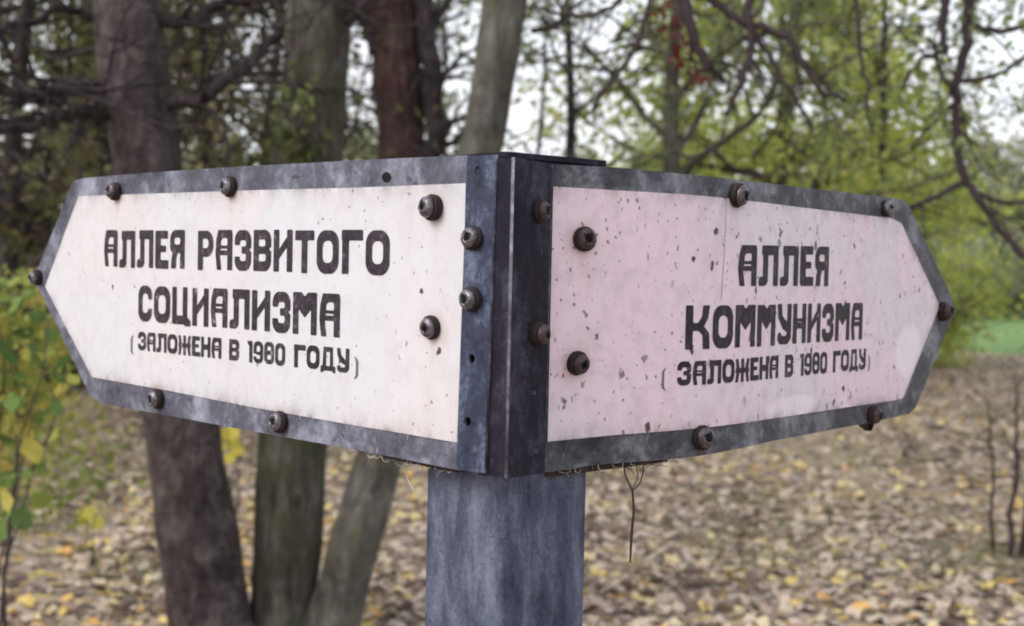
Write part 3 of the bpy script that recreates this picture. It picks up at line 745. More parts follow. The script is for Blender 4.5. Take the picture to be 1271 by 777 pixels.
def trunk_mesh(pts, rads, bark, parent, sides=28, seed=0, name='trunk'):
    rng = np.random.default_rng(seed); V = []; Fc = []
    P2 = []; R2 = []
    for i in range(len(pts) - 1):
        for k in range(12):
            t = k / 12; P2.append(Vector(pts[i]).lerp(Vector(pts[i + 1]), t)); R2.append(rads[i] + (rads[i + 1] - rads[i]) * t)
    P2.append(Vector(pts[-1])); R2.append(rads[-1])
    # smooth the polyline
    for _ in range(14):
        P2 = [P2[0]] + [(P2[i - 1] + P2[i] * 2 + P2[i + 1]) / 4 for i in range(1, len(P2) - 1)] + [P2[-1]]
    o = len(V); tube(V, Fc, P2, R2, sides)
    ph = rng.uniform(0, 6.28, 6)
    for i in range(len(P2)):
        for k in range(sides):
            a = 2 * math.pi * k / sides; q = V[o + i * sides + k]; c = P2[i]
            nz = mnoise.noise(Vector((q.x * 14, q.y * 14, q.z * 3.5))) * .10 + mnoise.noise(Vector((q.x * 40, q.y * 40, q.z * 16))) * .02
            f = 1 + nz + .045 * math.sin(3 * a + ph[0] + i * .06) + .03 * math.sin(5 * a + ph[1] - i * .1) + .02 * math.sin(i * .45 + ph[2] + 2 * a)
            V[o + i * sides + k] = c + (q - c) * f
    return mesh(name, V, Fc, bark, parent, smooth=True), P2, R2

def big_tree(name, label, trace, depth, bark, seed, leafm, nleaf=5000, limbs=(), top=7.5, group=None, limb_from=3.2, crown_r=2.2, leaf=0.09, sprigs=()):
    """trace: [(px, py, width_px)] from the base up; the crown stands above"""
    rng = np.random.default_rng(seed)
    pts = [P(x, y, depth) for x, y, w in trace]; rads = [w / 2 / F * depth for x, y, w in trace]
    pts[0].z = -0.03
    d = (pts[-1] - pts[-2]).normalized(); d = (d + Vector((0, 0, 1.2))).normalized()
    L = (top - pts[-1].z)
    pts += [pts[-1] + d * L * .5, pts[-1] + d * L + Vector((0, 0, 0))]
    rads += [rads[-1] * .75, rads[-1] * .25]
    rads.insert(0, rads[0] * 1.35); p1 = pts[0].lerp(pts[1], .06); pts.insert(1, p1)
    t = thing(name, (pts[0].x, pts[0].y, 0), label, 'tree', group)
    tr, P2, R2 = trunk_mesh(pts, rads, bark, t, seed=seed)
    tips = []
    for (lp, r0, r1) in limbs:                             # limbs seen in the photograph
        V = []; Fc = []
        q = [P(*p) for p in lp]
        Q = []
        for i in range(len(q) - 1):
            for k in range(4): Q.append(q[i].lerp(q[i + 1], k / 4) + Vector(rng.normal(size=3)) * 0.012)
        Q.append(q[-1]); n = len(Q)
        rr_ = [r0 + (r1 - r0) * i / (n - 1) for i in range(n)]
        tube(V, Fc, Q, rr_, 7, close=False)
        for i in range(3, n, 2):
            for _ in range(2):
                dd = (Q[i] - Q[i - 1]).normalized() + Vector(rng.normal(size=3)) * .75
                branch(rng, V, Fc, [], Q[i], dd, rng.uniform(.35, .8), rr_[i] * .42, 1, 3, .8, 3, -.2, .07, .0022)
        mesh('limb', V, Fc, M['bark_dark'], t, smooth=True)
    k = 0
    for i, p in enumerate(P2):
        if p.z > limb_from and i % 4 == 0 and i < len(P2) - 1:
            V = []; Fc = []
            a = k * 2.4 + rng.uniform(-.5, .5); k += 1
            dd = Vector((math.cos(a), math.sin(a), rng.uniform(.2, .8)))
            branch(rng, V, Fc, tips, p, dd, crown_r * rng.uniform(.6, 1.0), R2[i] * .4, 1, 3, .8, 4, .1, .06, .004)
            mesh('limb', V, Fc, bark, t, smooth=True)
    if tips:
        T = np.array([tuple(p) for p in tips]); idx = rng.integers(0, len(T), nleaf)
        C = T[idx] + rng.normal(size=(nleaf, 3)) * .16
        leaf_mesh('crown', C, leaf, rng, leafm, t)
    for (px, py, dp, n, spr, m, lf) in sprigs:
        c = np.array(P(px, py, dp)); C = c + rng.normal(size=(n, 3)) * np.array(spr)
        leaf_mesh('leaf_sprig', C, lf, rng, m, t, droop=1.0, kind='stuff')
    return t

# ---- the three trunks beside the white board (one clump), standing about 5.6 m away
D0 = 5.6
big_tree('deciduous_tree', 'thick smooth grey tree trunk with horizontal bark marks, outermost of three leaning apart',
    [(268, 803, 104), (262, 777, 96), (226, 520, 91), (184, 200, 86), (158, 0, 83), (134, -200, 78)], D0, M['bark_grey'], 1, M['leaf_olive'], 6000,
    limbs=[([(138, 112, 5.6), (90, 108, 5.4), (40, 118, 5.1), (-30, 112, 4.9)], .034, .015),
           ([(150, 138, 5.6), (95, 142, 5.4), (40, 155, 5.2), (-30, 168, 5.0)], .036, .016),
           ([(130, 20, 5.6), (70, 12, 5.5), (10, 36, 5.3), (-40, 40, 5.2)], .022, .009),
           ([(205, 132, 5.55), (262, 118, 5.5), (312, 78, 5.6), (352, 42, 5.7), (380, -30, 5.8)], .032, .018),
           ([(190, 30, 5.6), (235, 22, 5.6), (285, 6, 5.7), (340, -6, 5.8)], .034, .02),
           ([(125, 60, 5.6), (60, 70, 5.7), (25, 50, 5.8), (-10, 5, 5.9)], .012, .006)])
big_tree('deciduous_tree', 'mossy green brown tree trunk, middle of three leaning apart',
    [(348, 803, 90), (350, 777, 84), (361, 560, 84), (382, 200, 80), (398, 0, 79), (412, -200, 74)], D0 + .12, M['bark_moss'], 2, M['leaf_olive'], 6000,
    limbs=[([(420, 40, 5.7), (450, 10, 5.6), (470, -40, 5.6)], .03, .018)],
    sprigs=[(372, 150, 5.55, 70, (.05, .02, .12), M['leaf_mid'], .06), (380, 185, 5.55, 60, (.06, .02, .06), M['leaf_olive'], .07)])
big_tree('deciduous_tree', 'pale grey leaning tree trunk with dark knots, slimmest of three leaning apart',
    [(404, 803, 76), (414, 777, 68), (468, 570, 58), (545, 350, 53), (596, 190, 52), (628, 0, 54), (655, -180, 50)], D0 + .05, M['bark_pale'], 3, M['leaf_mid'], 5000,
    limbs=[([(655, 40, 5.6), (690, 30, 5.7), (740, -20, 5.8)], .014, .007)])
# ---- the red brown twin trunk farther back
big_tree('deciduous_tree', 'dark red brown tree trunk forked near the ground behind the pale leaning trunk',
    [(497, 543, 66), (499, 400, 62), (500, 190, 57), (492, 80, 62), (486, 0, 68), (470, -150, 60)], 12.0, M['bark_red'], 4, M['leaf_olive'], 6000,
    limb_from=5.2, limbs=[([(520, 200, 11.95), (541, 185, 11.9), (535, 80, 11.9), (524, 0, 11.9), (528, -120, 11.9)], .10, .09),
           ([(470, 60, 11.9), (452, 20, 11.9), (430, -60, 11.9)], .09, .07), ([(545, 100, 11.9), (575, 96, 11.7), (640, 130, 11.5)], .02, .008)], crown_r=3.0)

# ---- scrubby trees and bushes
def scrub(name, label, base, height, rad, bark, leafm, seed, nleaf, leaf=0.09, crown_lo=0.8, crown_r=2.0, levels=3, kids=4, limbs=14, lean=(0, 0), group=None, spread=.8, gravity=.1, cat='tree', jitter=.16):
    rng = np.random.default_rng(seed); b = Vector(base)
    t = thing(name, (b.x, b.y, 0), label, cat, group)
    top = b + Vector((lean[0], lean[1], height))
    pts = wobble(rng, b + Vector((0, 0, -.03)), top, 5, .012); rads = [rad * (1.25 if i == 0 else 1 - .82 * i / 5) for i in range(6)]
    tr, P2, R2 = trunk_mesh(pts, rads, bark, t, sides=9, seed=seed)
    tips = []; n = len(P2)
    for k in range(limbs):
        h = crown_lo + (height - crown_lo) * (k + rng.uniform(0, 1)) / limbs
        i = min(n - 2, max(1, int(h / height * (n - 1)))); V = []; Fc = []
        a = k * 2.4 + rng.uniform(-.6, .6); dd = Vector((math.cos(a), math.sin(a), rng.uniform(.0, .75)))
        q = (h - crown_lo) / max(.1, height - crown_lo); L = crown_r * rng.uniform(.65, 1.1) * (1 - .55 * q)
        branch(rng, V, Fc, tips, P2[i], dd, L, max(.008, R2[i] * .5), 1, levels, spread, kids, gravity, .06, .0035)
        mesh('limb', V, Fc, bark, t, smooth=True)
    if nleaf:
        T = np.array([tuple(p) for p in tips]); idx = rng.integers(0, len(T), nleaf)
        leaf_mesh('crown', T[idx] + rng.normal(size=(nleaf, 3)) * jitter, leaf, rng, leafm, t)
    return t
def gp(px, d): q = PY(px, 400, d); return Vector((q.x, d, 0))

# dark twiggy thicket behind the white board
GL = 'dark twiggy trees in the thicket behind the white board'
LL = 'dark bare twigged tree in the thicket behind the white arrow board'
for i, (px, d, h, r, cr, nl, lo) in enumerate([(104, 16, 8, .2, 3.0, 9000, .8), (20, 12.5, 7, .11, 2.6, 7000, .7), (-70, 10, 7, .12, 2.6, 6000, .7), (255, 15, 7.5, .10, 2.6, 9000, .8),
                                               (322, 19, 8, .12, 3.0, 8000, .6), (190, 22, 8, .14, 3.2, 9000, .6), (60, 24, 9, .15, 3.5, 10000, .5), (-20, 19, 8, .14, 3.2, 9000, .5)]):
    scrub('thicket_tree', 'stout dark trunked tree in the thicket beside the outermost grey trunk' if i == 0 else LL, gp(px, d), h, r, M['bark_dark'], M['leaf_thicket'] if i in (3, 4, 5, 6) else M['leaf_olive'], 100 + i, int(nl * (.95 if i in (3, 4, 5) else .9)), .10, lo, cr, 3, 3, 20, group=GL, spread=.9, gravity=.02)
# slender ivy clad tree in the gap
scrub('slender_tree', 'slender dark tree with sparse leaves seen above the cap plate', gp(688, 15), 8, .085, M['bark_dark'], M['leaf_mid'], 21, 1100, .09, 2.2, 1.5, 3, 3, 16, group=None)
scrub('slender_tree', 'very thin sapling just beside the slender dark tree', gp(672, 17), 7, .045, M['bark_dark'], M['leaf_mid'], 22, 350, .08, 2.5, 1.0, 2, 3, 10)
# green trees beyond the pink board
scrub('green_tree', 'grey stemmed tree with dull green leaves behind the pink board', gp(838, 15), 8.5, .14, M['bark_pale'], M['leaf_mid'], 31, 8500, .10, 1.6, 2.6, 3, 4, 20)
scrub('green_tree', 'big yellow green leafy tree rising behind the pink board', gp(955, 20), 10, .2, M['bark_grey'], M['leaf_green'], 32, 21000, .14, 1.0, 2.7, 3, 4, 20, jitter=.3)
scrub('green_tree', 'bushy yellow green tree reaching the ground beyond the pink board tip', gp(1085, 23), 4.6, .10, M['bark_pale'], M['leaf_green'], 33, 9000, .12, .2, 1.35, 3, 4, 16, jitter=.22)
scrub('green_tree', 'airy tree with gaps of sky above the pink board tip', gp(1085, 18), 7.5, .07, M['bark_dark'], M['leaf_mid'], 34, 2600, .09, 2.6, 1.35, 3, 4, 12)
scrub('green_shrub', 'low yellow green bush spreading at the edge of the lawn', gp(1140, 22.5), 1.2, .03, M['bark_pale'], M['leaf_green'], 35, 3500, .09, .05, .7, 2, 5, 12, cat='bush', jitter=.14)
# far trees round the lawn and behind everything
FL = 'far pale tree beyond the lawn and leaf strewn ground'
def far_trees():
    first = None
    spots_ = [(1262, 60, 1.0), (1215, 72, 1.15), (1330, 66, 1.0), (1150, 58, .8), (1040, 64, 1.1), (930, 70, 1.1), (840, 55, .9), (770, 66, 1.0), (660, 75, .9), (560, 70, .9), (450, 62, 1.0), (300, 55, 1.05), (150, 48, 1.0), (20, 52, 1.1), (-120, 50, 1.0), (1420, 58, 1.0)]
    for i, (px, d, s) in enumerate(spots_):
        if first is None:
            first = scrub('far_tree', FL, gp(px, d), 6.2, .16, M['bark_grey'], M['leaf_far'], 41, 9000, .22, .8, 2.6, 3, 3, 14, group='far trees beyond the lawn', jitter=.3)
            continue
        r = first.copy(); COL.objects.link(r); r.location = gp(px, d); r.rotation_euler = (0, 0, i * 1.7); r.scale = (s * 1.15, s * 1.15, s)
        for ch in list(first.children):
            c = ch.copy(); COL.objects.link(c); c.parent = r
far_trees()
BL_ = 'rounded pale green bush at the far edge of the lawn'
first = None
for i, (px, d, s) in enumerate([(1225, 47, 1.0), (1262, 50, 1.2), (1195, 44, .8), (1310, 48, 1.1), (1130, 50, 1.0), (1060, 46, 1.1)]):
    if first is None:
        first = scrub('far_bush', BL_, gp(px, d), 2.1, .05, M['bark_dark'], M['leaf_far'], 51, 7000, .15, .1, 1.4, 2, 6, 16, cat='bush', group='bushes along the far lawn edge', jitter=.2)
        continue
    r = first.copy(); COL.objects.link(r); r.location = gp(px, d); r.rotation_euler = (0, 0, i * 2.1); r.scale = (s, s, s * (.85 + .1 * (i % 3)))
    for ch in list(first.children):
        c = ch.copy(); COL.objects.link(c); c.parent = r

# ---- the slim tree at the right whose boughs hang over the pink board
def overhanging():
    rng = np.random.default_rng(77)
    b = G(1281, 690); D = b.y
    t = thing('overhanging_tree', (b.x, b.y, 0), 'slim dark tree whose bare twisted boughs droop over the pink arrow board', 'tree')
    pts = [b + Vector((0, 0, -.03)), PY(1290, 600, D), PY(1330, 480, D - .2), PY(1385, 300, D - .5), PY(1430, 60, D - .9), PY(1440, -250, D - 1.3), PY(1430, -520, D - 1.5)]
    trunk_mesh(pts, [.085, .07, .062, .058, .054, .05, .03], M['bark_dark'], t, seed=5)
    bough = [PY(1440, -250, D - 1.3), PY(1340, -300, 5.8), PY(1210, -200, 5.4), PY(1060, -160, 5.2), PY(930, -110, 5.0), PY(820, -70, 5.0)]
    V = []; Fc = []; tube(V, Fc, wob(bough, rng), np.linspace(.045, .014, len(bough) * 4 - 3), 8, close=False); mesh('limb', V, Fc, M['bark_dark'], t, smooth=True)
    def hang(px, r0, r1, twigs=3, d=5.1):
        V = []; Fc = []
        q = wob([PY(x, y, d) for x, y in px], rng, .006); n = len(q); rr_ = np.linspace(r0, r1, n) * 1.4
        tube(V, Fc, q, rr_, 6, close=False)
        for _ in range(twigs):
            i = int(rng.integers(n // 4, n)); dd = (q[i] - q[i - 1]).normalized() + Vector(rng.normal(size=3)) * .8
            branch(rng, V, Fc, [], q[i], dd, rng.uniform(.2, .5), rr_[i] * .5, 1, 3, .8, 3, 0, .08, .0018)
        mesh('hanging_branch', V, Fc, M['twig'], t, smooth=True)
    hang([(845, -78), (882, 0), (928, 31), (980, 46), (995, 77), (1018, 111), (1050, 125)], .014, .006, 5)
    hang([(935, -112), (931, 0), (931, 67), (918, 108), (901, 143)], .016, .007, 4)
    hang([(934, 36), (959, 77), (980, 108), (1010, 160)], .009, .005, 3)
    hang([(929, 62), (940, 84), (949, 103)], .007, .004, 1)
    hang([(1060, -160), (1062, 0), (1067, 62), (1075, 118), (1082, 170)], .008, .004, 6)
    hang([(1180, -195), (1175, 0), (1170, 36), (1175, 66), (1142, 73), (1120, 110)], .014, .006, 6, 5.3)
    hang([(1215, -205), (1204, 0), (1201, 41), (1188, 98), (1187, 154), (1193, 206), (1206, 232), (1237, 283), (1271, 319), (1330, 350)], .017, .009, 8, 5.4)
    hang([(1188, 100), (1230, 95), (1290, 60)], .009, .006, 6, 5.4)
    hang([(1202, 224), (1175, 237), (1134, 255), (1100, 262)], .010, .005, 4, 5.4)
    hang([(1206, 238), (1240, 250), (1290, 254)], .008, .006, 4, 5.4)
    hang([(1201, 30), (1240, 40), (1300, 20)], .010, .008, 7, 5.4)
    hang([(840, -78), (852, 10), (862, 50), (878, 85)], .020, .012, 3, 5.05)
    hang([(820, -70), (760, 10), (720, 20), (660, 8)], .009, .004, 5, 5.0)
    hang([(835, -72), (790, 60), (752, 110), (735, 138)], .008, .005, 3, 5.0)
    c = []
    for (x, y, n, sx, sy) in [(835, 30, 14, .02, .035), (838, 62, 10, .012, .04), (862, 95, 12, .025, .03), (822, 15, 5, .03, .02)]:
        c.append(np.array(PY(x, y, 5.0)) + rng.normal(size=(n, 3)) * np.array([sx, .02, sy]))
    leaf_mesh('red_leaf_cluster', np.concatenate(c), .05, rng, M['leaf_red'], t, droop=1.5)
    # leafy ends high on the boughs
    c = np.concatenate([np.array(PY(px, py, 5.4)) + rng.normal(size=(n, 3)) * np.array([.16, .12, .10]) for px, py, n in [(1235, 15, 60), (1260, 60, 45), (1110, 120, 60), (1140, 150, 60), (1170, 20, 30), (1215, 130, 8)]])
    leaf_mesh('leaf_sprig', c, .045, rng, M['leaf_mid'], t, kind='stuff')
def wob(pts, rng, amp=.02):
    out = []
    for i in range(len(pts) - 1):
        for k in range(4): out.append(pts[i].lerp(pts[i + 1], k / 4) + (Vector(rng.normal(size=3)) * amp if k else Vector((0, 0, 0))))
    out.append(pts[-1]); return out
overhanging()

# ---- saplings: bare thin stems by the right edge
def bare_sapling(px, py, top, r, seed, label):
    rng = np.random.default_rng(seed); b = G(px, py)
    t = thing('bare_sapling', (b.x, b.y, 0), label, 'sapling')
    V = []; Fc = []; e = PY(top[0], top[1], b.y)
    q = wob([b + Vector((0, 0, -.02)), b.lerp(e, .5) + Vector((.02, 0, 0)), e], rng, .008); rr_ = np.linspace(r, r * .4, len(q))
    tube(V, Fc, q, rr_, 7); mesh('stem', V, Fc, M['twig'], t, smooth=True)
    V = []; Fc = []
    for i in range(3, len(q)):
        for _ in range(2):
            branch(rng, V, Fc, [], q[i], Vector((rng.normal() * .9, rng.normal() * .9, .7)), rng.uniform(.15, .35), rr_[i] * .45, 1, 2, .8, 3, 0, .07, .0016)
    mesh('twig', V, Fc, M['twig'], t, smooth=True)
bare_sapling(1232, 686, (1226, 500), .013, 1, 'bare thin sapling stem on the leaf litter, thinner of the pair')
bare_sapling(1254, 690, (1262, 480), .017, 2, 'bare sapling stem on the leaf litter next to the slim dark tree')

# ---- leafy shrub under the white board's tip, and small yellow saplings
def lobed(name, mat, n=7, seed=0, depth=.35, size=1.0, curl=.12):
    rng = random.Random(seed); V = [(0, 0, 0)]; k = n * 2
    for i in range(k):
        a = math.pi * 2 * (i + .5) / k - math.pi / 2
        r = .5 * (1 if i % 2 else 1 - depth) * (1 + rng.uniform(-.12, .12))
        x, y = r * math.cos(a) * (.82 if n == 4 else 1), .08 + r * math.sin(a) * (1.25 if n == 4 else 1.1)
        V.append((x * size, y * size, curl * (rng.uniform(-.5, 1)) * (x * x + y * y) * 2 * size))
    Fc = [(0, i + 1, (i + 1) % k + 1) for i in range(k)]
    o = len(V); V += [(-.015 * size, -.4 * size, .0), (.015 * size, -.4 * size, 0), (.012 * size, -.75 * size, .06 * size), (-.012 * size, -.75 * size, .06 * size)]
    Fc.append((o, o + 1, o + 2, o + 3))
    me = bpy.data.meshes.new(name); me.from_pydata(V, [], Fc); me.materials.append(mat); me.update(); return me
SHL = [lobed('shrub_leaf_shape', M['leaf_shrub'], 4, s, .12, 1.0, .15) for s in range(4)]
YLL = [lobed('yellow_leaf_shape', M['leaf_yellow'], 5, s, .2, 1.0, .15) for s in range(3)]
def leafy_shrub(name, label, base, stems, leaves, shapes, size, seed, cat='shrub'):
    rng = np.random.default_rng(seed); b = Vector((base.x, base.y, 0))
    t = thing(name, b, label, cat)
    nodes = []
    for st in stems:
        V = []; Fc = []; q = wob(st, rng, .012); rr_ = np.linspace(.006, .002, len(q)); tube(V, Fc, q, rr_, 5)
        mesh('stem', V, Fc, M['twig'], t, smooth=True); nodes += q[3:]
    for (p, s) in leaves:
        # a stalk joins the leaf to the nearest stem
        q = min(nodes, key=lambda w: (w - p).length)
        o = link('leaf', shapes[int(rng.integers(len(shapes)))], t)
        o.location = p - b; sz = size * s; o.scale = (sz, sz, sz)
        dirn = (p - q); dirn = dirn.normalized() if dirn.length > .004 else Vector((0, 0, 1))
        nrm = Vector((rng.normal() * .6, -1.0 + rng.normal() * .5, .7 + rng.normal() * .5)).normalized()
        y = (dirn - nrm * dirn.dot(nrm)); y = y.normalized() if y.length > .01 else Vector((1, 0, 0)).cross(nrm).normalized()
        x = y.cross(nrm)
        o.rotation_mode = 'QUATERNION'; o.rotation_quaternion = Matrix(((x.x, y.x, nrm.x), (x.y, y.y, nrm.y), (x.z, y.z, nrm.z))).to_quaternion()
        if (p - q).length > sz * .7:
            V = []; Fc = []; tube(V, Fc, [q, q.lerp(p, .5) + Vector((0, 0, .01)), p - y * sz * .4], .0013, 4); mesh('stalk', V, Fc, M['twig'], t)
    return t
def shrub_left():
    rng = np.random.default_rng(5); d = 3.9
    base = PY(-10, 400, d); base = Vector((base.x, d, 0))
    tops = [(18, 372), (60, 400), (-40, 380), (80, 470), (5, 300), (40, 520), (-60, 480)]
    stems = []
    for i, (x, y) in enumerate(tops):
        e = PY(x, y, d + rng.uniform(-.2, .25)); stems.append([base + Vector((rng.normal() * .05, rng.normal() * .05, -.01)), base.lerp(e, .5) + Vector((rng.normal() * .04, 0, .05)), e])
    lv = []
    for (x, y, s) in [(28, 529, 1.1), (38, 557, 1.0), (12, 592, 1.1), (26, 642, 1.15), (50, 622, .9), (2, 655, 1.0), (20, 378, 1.1), (48, 394, 1.0), (30, 412, .9), (60, 440, .9), (75, 452, .9), (40, 470, 1.0), (10, 440, 1.1),
                      (55, 490, .9), (70, 505, .7), (15, 500, .9), (0, 400, 1.0), (36, 436, .8), (5, 545, .9), (62, 415, .7), (90, 470, .6), (45, 580, .7), (8, 620, .8), (82, 500, .6), (24, 468, .8), (50, 520, .8), (-8, 470, 1.), (-12, 520, 1.), (68, 540, .6), (16, 350, .7), (40, 360, .6)]:
        lv.append((PY(x, y, d + rng.uniform(-.25, .25)), s))
    for _ in range(330):
        x, y = rng.uniform(-110, 110), rng.uniform(335, 640)
        if x > 22 + (660 - y) * .27 + rng.normal() * 8: continue
        lv.append((PY(x, y, d + rng.uniform(-.1, .7)), rng.uniform(.3, .65)))
    sh_ = leafy_shrub('leafy_shrub', 'leafy green and yellow shrub beside the tip of the white arrow board', base, stems, lv, SHL, .068, 8)
    C = []
    while len(C) < 2600:
        x, y = rng.uniform(-130, 120), rng.normal() * 75 + 440
        if y < 335 or y > 640 or x > 25 + (660 - y) * .30 + rng.normal() * 10: continue
        C.append(tuple(PY(x, y, d + rng.uniform(-.1, 1.4))))
    leaf_mesh('small_leaves', np.array(C), .042, rng, M['leaf_fill'], sh_, aspect=.7, kind='stuff')
shrub_left()
def small_sapling(label, bx, by, tops, leaves, size, seed):
    b = G(bx, by); rng = np.random.default_rng(seed)
    st = [[b.copy(), b.lerp(PY(x, y, b.y), .5), PY(x, y, b.y)] for x, y in tops]
    leafy_shrub('young_sapling', label, b, st, [(PY(x, y, b.y + rng.uniform(-.05, .05)), rng.uniform(.8, 1.2)) for x, y in leaves], YLL, size, seed, 'sapling')
small_sapling('young sapling with big yellow leaves between the grey and the mossy trunk', 292, 640, [(284, 530), (300, 560)],
              [(278, 540), (290, 552), (284, 568), (297, 560), (276, 556), (288, 535)], .10, 3)
small_sapling('low sapling with pale yellow leaves on the litter below the white board', 118, 706, [(112, 632), (106, 650)], [(112, 636), (103, 646), (120, 650), (110, 655)], .085, 4)

# undergrowth along the back, left
UL = 'low dull green undergrowth bush beneath the dark thicket'
first = None
for i, (px, d, s) in enumerate([(40, 16.5, 1.0), (-20, 15, .9), (110, 18, 1.1), (200, 19, 1.2), (320, 21, 1.1), (20, 19, 1.3), (430, 22, 1.2), (-80, 16, 1.2)]):
    if first is None:
        first = scrub('undergrowth_bush', UL, gp(px, d), 1.4, .02, M['bark_dark'], M['leaf_olive'], 61, 5000, .08, .05, .9, 2, 6, 12, cat='bush', group='bushes beneath the thicket', jitter=.12)
        continue
    r = first.copy(); COL.objects.link(r); r.location = gp(px, d); r.rotation_euler = (0, 0, i * 2.1); r.scale = (s * 1.2, s * 1.2, s * (.8 + .12 * (i % 3)))
    for ch in list(first.children):
        c = ch.copy(); COL.objects.link(c); c.parent = r

# ------------------------------------------------------------------ fallen leaves
def litter():
    rng = np.random.default_rng(9)
    n = 110000
    Y = 2.0 + 30 * rng.uniform(0, 1, n) ** 1.35
    X = rng.uniform(-1, 1, n) * (Y * .52 + 1.5)
    s = .03 + .06 * rng.uniform(0, 1, n) ** 1.5
    bare = np.array([mnoise.noise(Vector((x * .9 + 5, y * .7, 8.1))) for x, y in zip(X, Y)])
    keep = ~((X > 9) & (Y > 26)) & ~((bare > .22) & (rng.uniform(0, 1, n) < .75)); X, Y, s = X[keep], Y[keep], s[keep]; n = len(X)
    # the 300 that show largest become leaves of their own
    fx = X / Y * F + CX; fy = CY + (CAM_H / Y - math.tan(PITCH)) * F + math.tan(ROLL) * (fx - CX)
    vis = (fx > 5) & (fx < W - 5) & (fy > 590) & (fy < 775) & ~((fx > 215) & (fx < 470) & (fy > 500)) & ~((fx > 520) & (fx < 730))
    key = np.where(vis, s / Y, 0); big = np.argsort(-key)[:300]
    rest = np.ones(n, bool); rest[big] = False
    shapes = [lobed('fallen_leaf_shape', M['litter_one'], 5 if k % 2 else 3, 200 + k, .34 if k % 2 else .12, 1.0, .5) for k in range(8)]
    for k, i in enumerate(big):
        o = link('fallen_leaf', shapes[k % 8], ground); sz = s[i] * 1.15; o.scale = (sz * .9, sz, sz)
        o.location = (X[i], Y[i], .022 + .012 * rng.uniform()); o.rotation_euler = (rng.normal() * .22, rng.normal() * .22, rng.uniform(0, 6.28))
    X, Y, s = X[rest], Y[rest], s[rest]; n = len(X)
    k = 7; ang0 = rng.uniform(0, 6.28, n); V = np.zeros((n, k, 3)); prof = np.array([1.15, .62, .95, .6, .85, .6, .95])
    tx, ty = rng.normal(size=n) * .28, rng.normal(size=n) * .28; cup = rng.uniform(-.3, .9, n)
    z0 = .008 + .022 * rng.uniform(0, 1, n)
    for j in range(k):
        a = ang0 + 2 * math.pi * j / k; r = s * .55 * prof[j] * rng.uniform(.75, 1.2, n)
        dx, dy = r * np.cos(a), r * np.sin(a)
        V[:, j, 0] = X + dx; V[:, j, 1] = Y + dy; V[:, j, 2] = np.maximum(.003, z0 + tx * dx + ty * dy + cup * r * r / s * .6)
    me = bpy.data.meshes.new('leaf_litter')
    me.vertices.add(k * n); me.vertices.foreach_set('co', V.astype(np.float32).ravel())
    me.loops.add(k * n); me.loops.foreach_set('vertex_index', np.arange(k * n, dtype=np.int32))
    me.polygons.add(n); me.polygons.foreach_set('loop_start', np.arange(0, k * n, k, dtype=np.int32))
    at = me.attributes.new('rnd', 'FLOAT', 'FACE'); u_ = rng.uniform(0, 1, n)
    patch_ = np.array([mnoise.noise(Vector((x * .55, y * .40, 1.7))) + .5 * mnoise.noise(Vector((x * 1.7, y * 1.2, 4.2))) for x, y in zip(X, Y)])
    at.data.foreach_set('value', np.clip(u_ * .8 + .1 + patch_ * .28 + .2 * ((X < -.6) & (Y < 8.5)), 0, 1).astype(np.float32))
    me.materials.append(M['litter']); me.update(calc_edges=True)
    link('leaf_litter', me, None, 'thick carpet of fallen brown and yellow autumn leaves', 'fallen leaves', 'stuff')
litter()
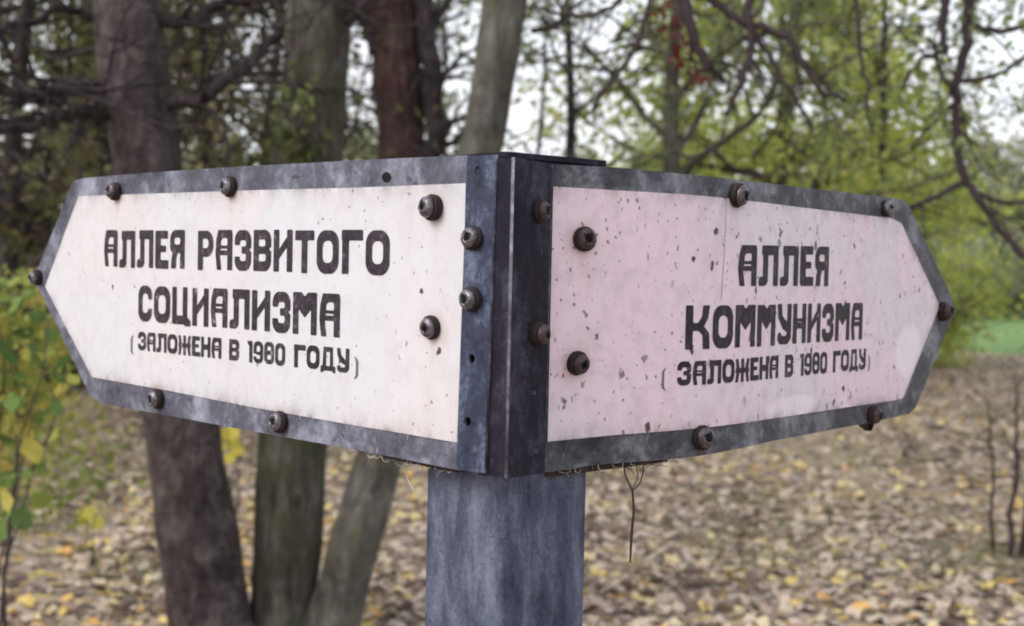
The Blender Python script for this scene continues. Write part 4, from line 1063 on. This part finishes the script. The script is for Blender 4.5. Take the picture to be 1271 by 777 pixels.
# ---- fallen twigs and tufts of grass among the leaves
def twigs_on_ground():
    rng = np.random.default_rng(15)
    for k in range(26):
        y = rng.uniform(6, 17); x = rng.uniform(-.42, .42) * y; a = rng.uniform(0, 6.28); L = rng.uniform(.25, .8)
        V = []; Fc = []; d = Vector((math.cos(a), math.sin(a), 0)); b = Vector((x, y, .035))
        q = wob([b - d * L / 2, b + Vector((rng.normal() * .02, rng.normal() * .02, .01)), b + d * L / 2], rng, .008)
        tube(V, Fc, q, np.linspace(.007, .003, len(q)), 5)
        o = mesh('fallen_twig', V, Fc, M['twig'], ground)
    n = 9000; c = rng.uniform(size=(60, 2)); cy = 6.5 + 17 * c[:, 1]; cx = (c[:, 0] - .45) * cy * .8
    i = rng.integers(0, 60, n); X = cx[i] + rng.normal(size=n) * .22; Y = cy[i] + rng.normal(size=n) * .3
    h = rng.uniform(.03, .11, n); a = rng.uniform(0, 6.28, n); w = .004
    V = np.zeros((n, 3, 3)); V[:, 0] = np.stack([X - w * np.cos(a), Y - w * np.sin(a), 0 * X], 1); V[:, 1] = np.stack([X + w * np.cos(a), Y + w * np.sin(a), 0 * X], 1)
    V[:, 2] = np.stack([X + rng.normal(size=n) * .03, Y + rng.normal(size=n) * .03, h], 1)
    me = bpy.data.meshes.new('grass_tufts'); me.vertices.add(3 * n); me.vertices.foreach_set('co', V.astype(np.float32).ravel())
    me.loops.add(3 * n); me.loops.foreach_set('vertex_index', np.arange(3 * n, dtype=np.int32)); me.polygons.add(n)
    me.polygons.foreach_set('loop_start', np.arange(0, 3 * n, 3, dtype=np.int32))
    at = me.attributes.new('rnd', 'FLOAT', 'FACE'); at.data.foreach_set('value', rng.uniform(0, 1, n).astype(np.float32))
    me.materials.append(M['leaf_mid']); me.update(calc_edges=True)
    link('grass', me, None, 'sparse green grass blades poking through the fallen leaves', 'grass', 'stuff')
twigs_on_ground()
# ---- low green plants on the ground under the thicket
def herbs():
    rng = np.random.default_rng(23); k = 260; Y = rng.uniform(7.5, 19, k); X = -Y * rng.uniform(.31, .50, k)
    i = rng.integers(0, k, 5000); h = rng.uniform(.12, .5, k)
    C = np.stack([X[i] + rng.normal(size=5000) * .16, Y[i] + rng.normal(size=5000) * .16, np.abs(rng.normal(size=5000)) * h[i] * .5 + .02], 1)
    leaf_mesh('ground_cover', C, .06, rng, M['leaf_fill'], None, aspect=.7, kind='stuff', label='low yellow green plants covering the ground beneath the thicket', cat='ground cover')
herbs()
# ---- cobweb and plant debris caught under the boards
def debris(sh, a, b, label, n, seed):
    rng = random.Random(seed); V = []; Fc = []
    for k in range(n):
        t = rng.random(); x = a[0] + (b[0] - a[0]) * t; y = a[1] + (b[1] - a[1]) * t
        L = rng.uniform(3, 15) * (1.6 if rng.random() < .12 else 1); dx = rng.uniform(-16, 16); o = -.002 - .016 * rng.random()
        pts = [(x, y - 6), (x + dx * .3, y + L * .25), (x + dx, y + L * rng.uniform(.2, .6)), (x + dx * 1.3, y + L * rng.uniform(-.2, .9))]
        q = [sh.at(*sh.pix(*p), o) for p in pts]; tube(V, Fc, q, rng.uniform(.00015, .00042), 3)
    mesh('cobweb_debris', V, Fc, [M['dry'], M['web']], fm=[1 if (i // 11) % 3 == 0 else 0 for i in range(len(Fc))], label=label, cat='cobweb', kind='stuff')
debris(left_sheet, (440, 560), (562, 582), 'cobweb and plant debris clinging under the white arrow board', 120, 1)
debris(right_sheet, (682, 586), (835, 571), 'cobweb and plant debris clinging under the pink arrow board', 130, 2)
debris(right_sheet, (690, 207), (905, 223), 'fuzzy dry moss along the top edge of the pink arrow board', 10, 3)
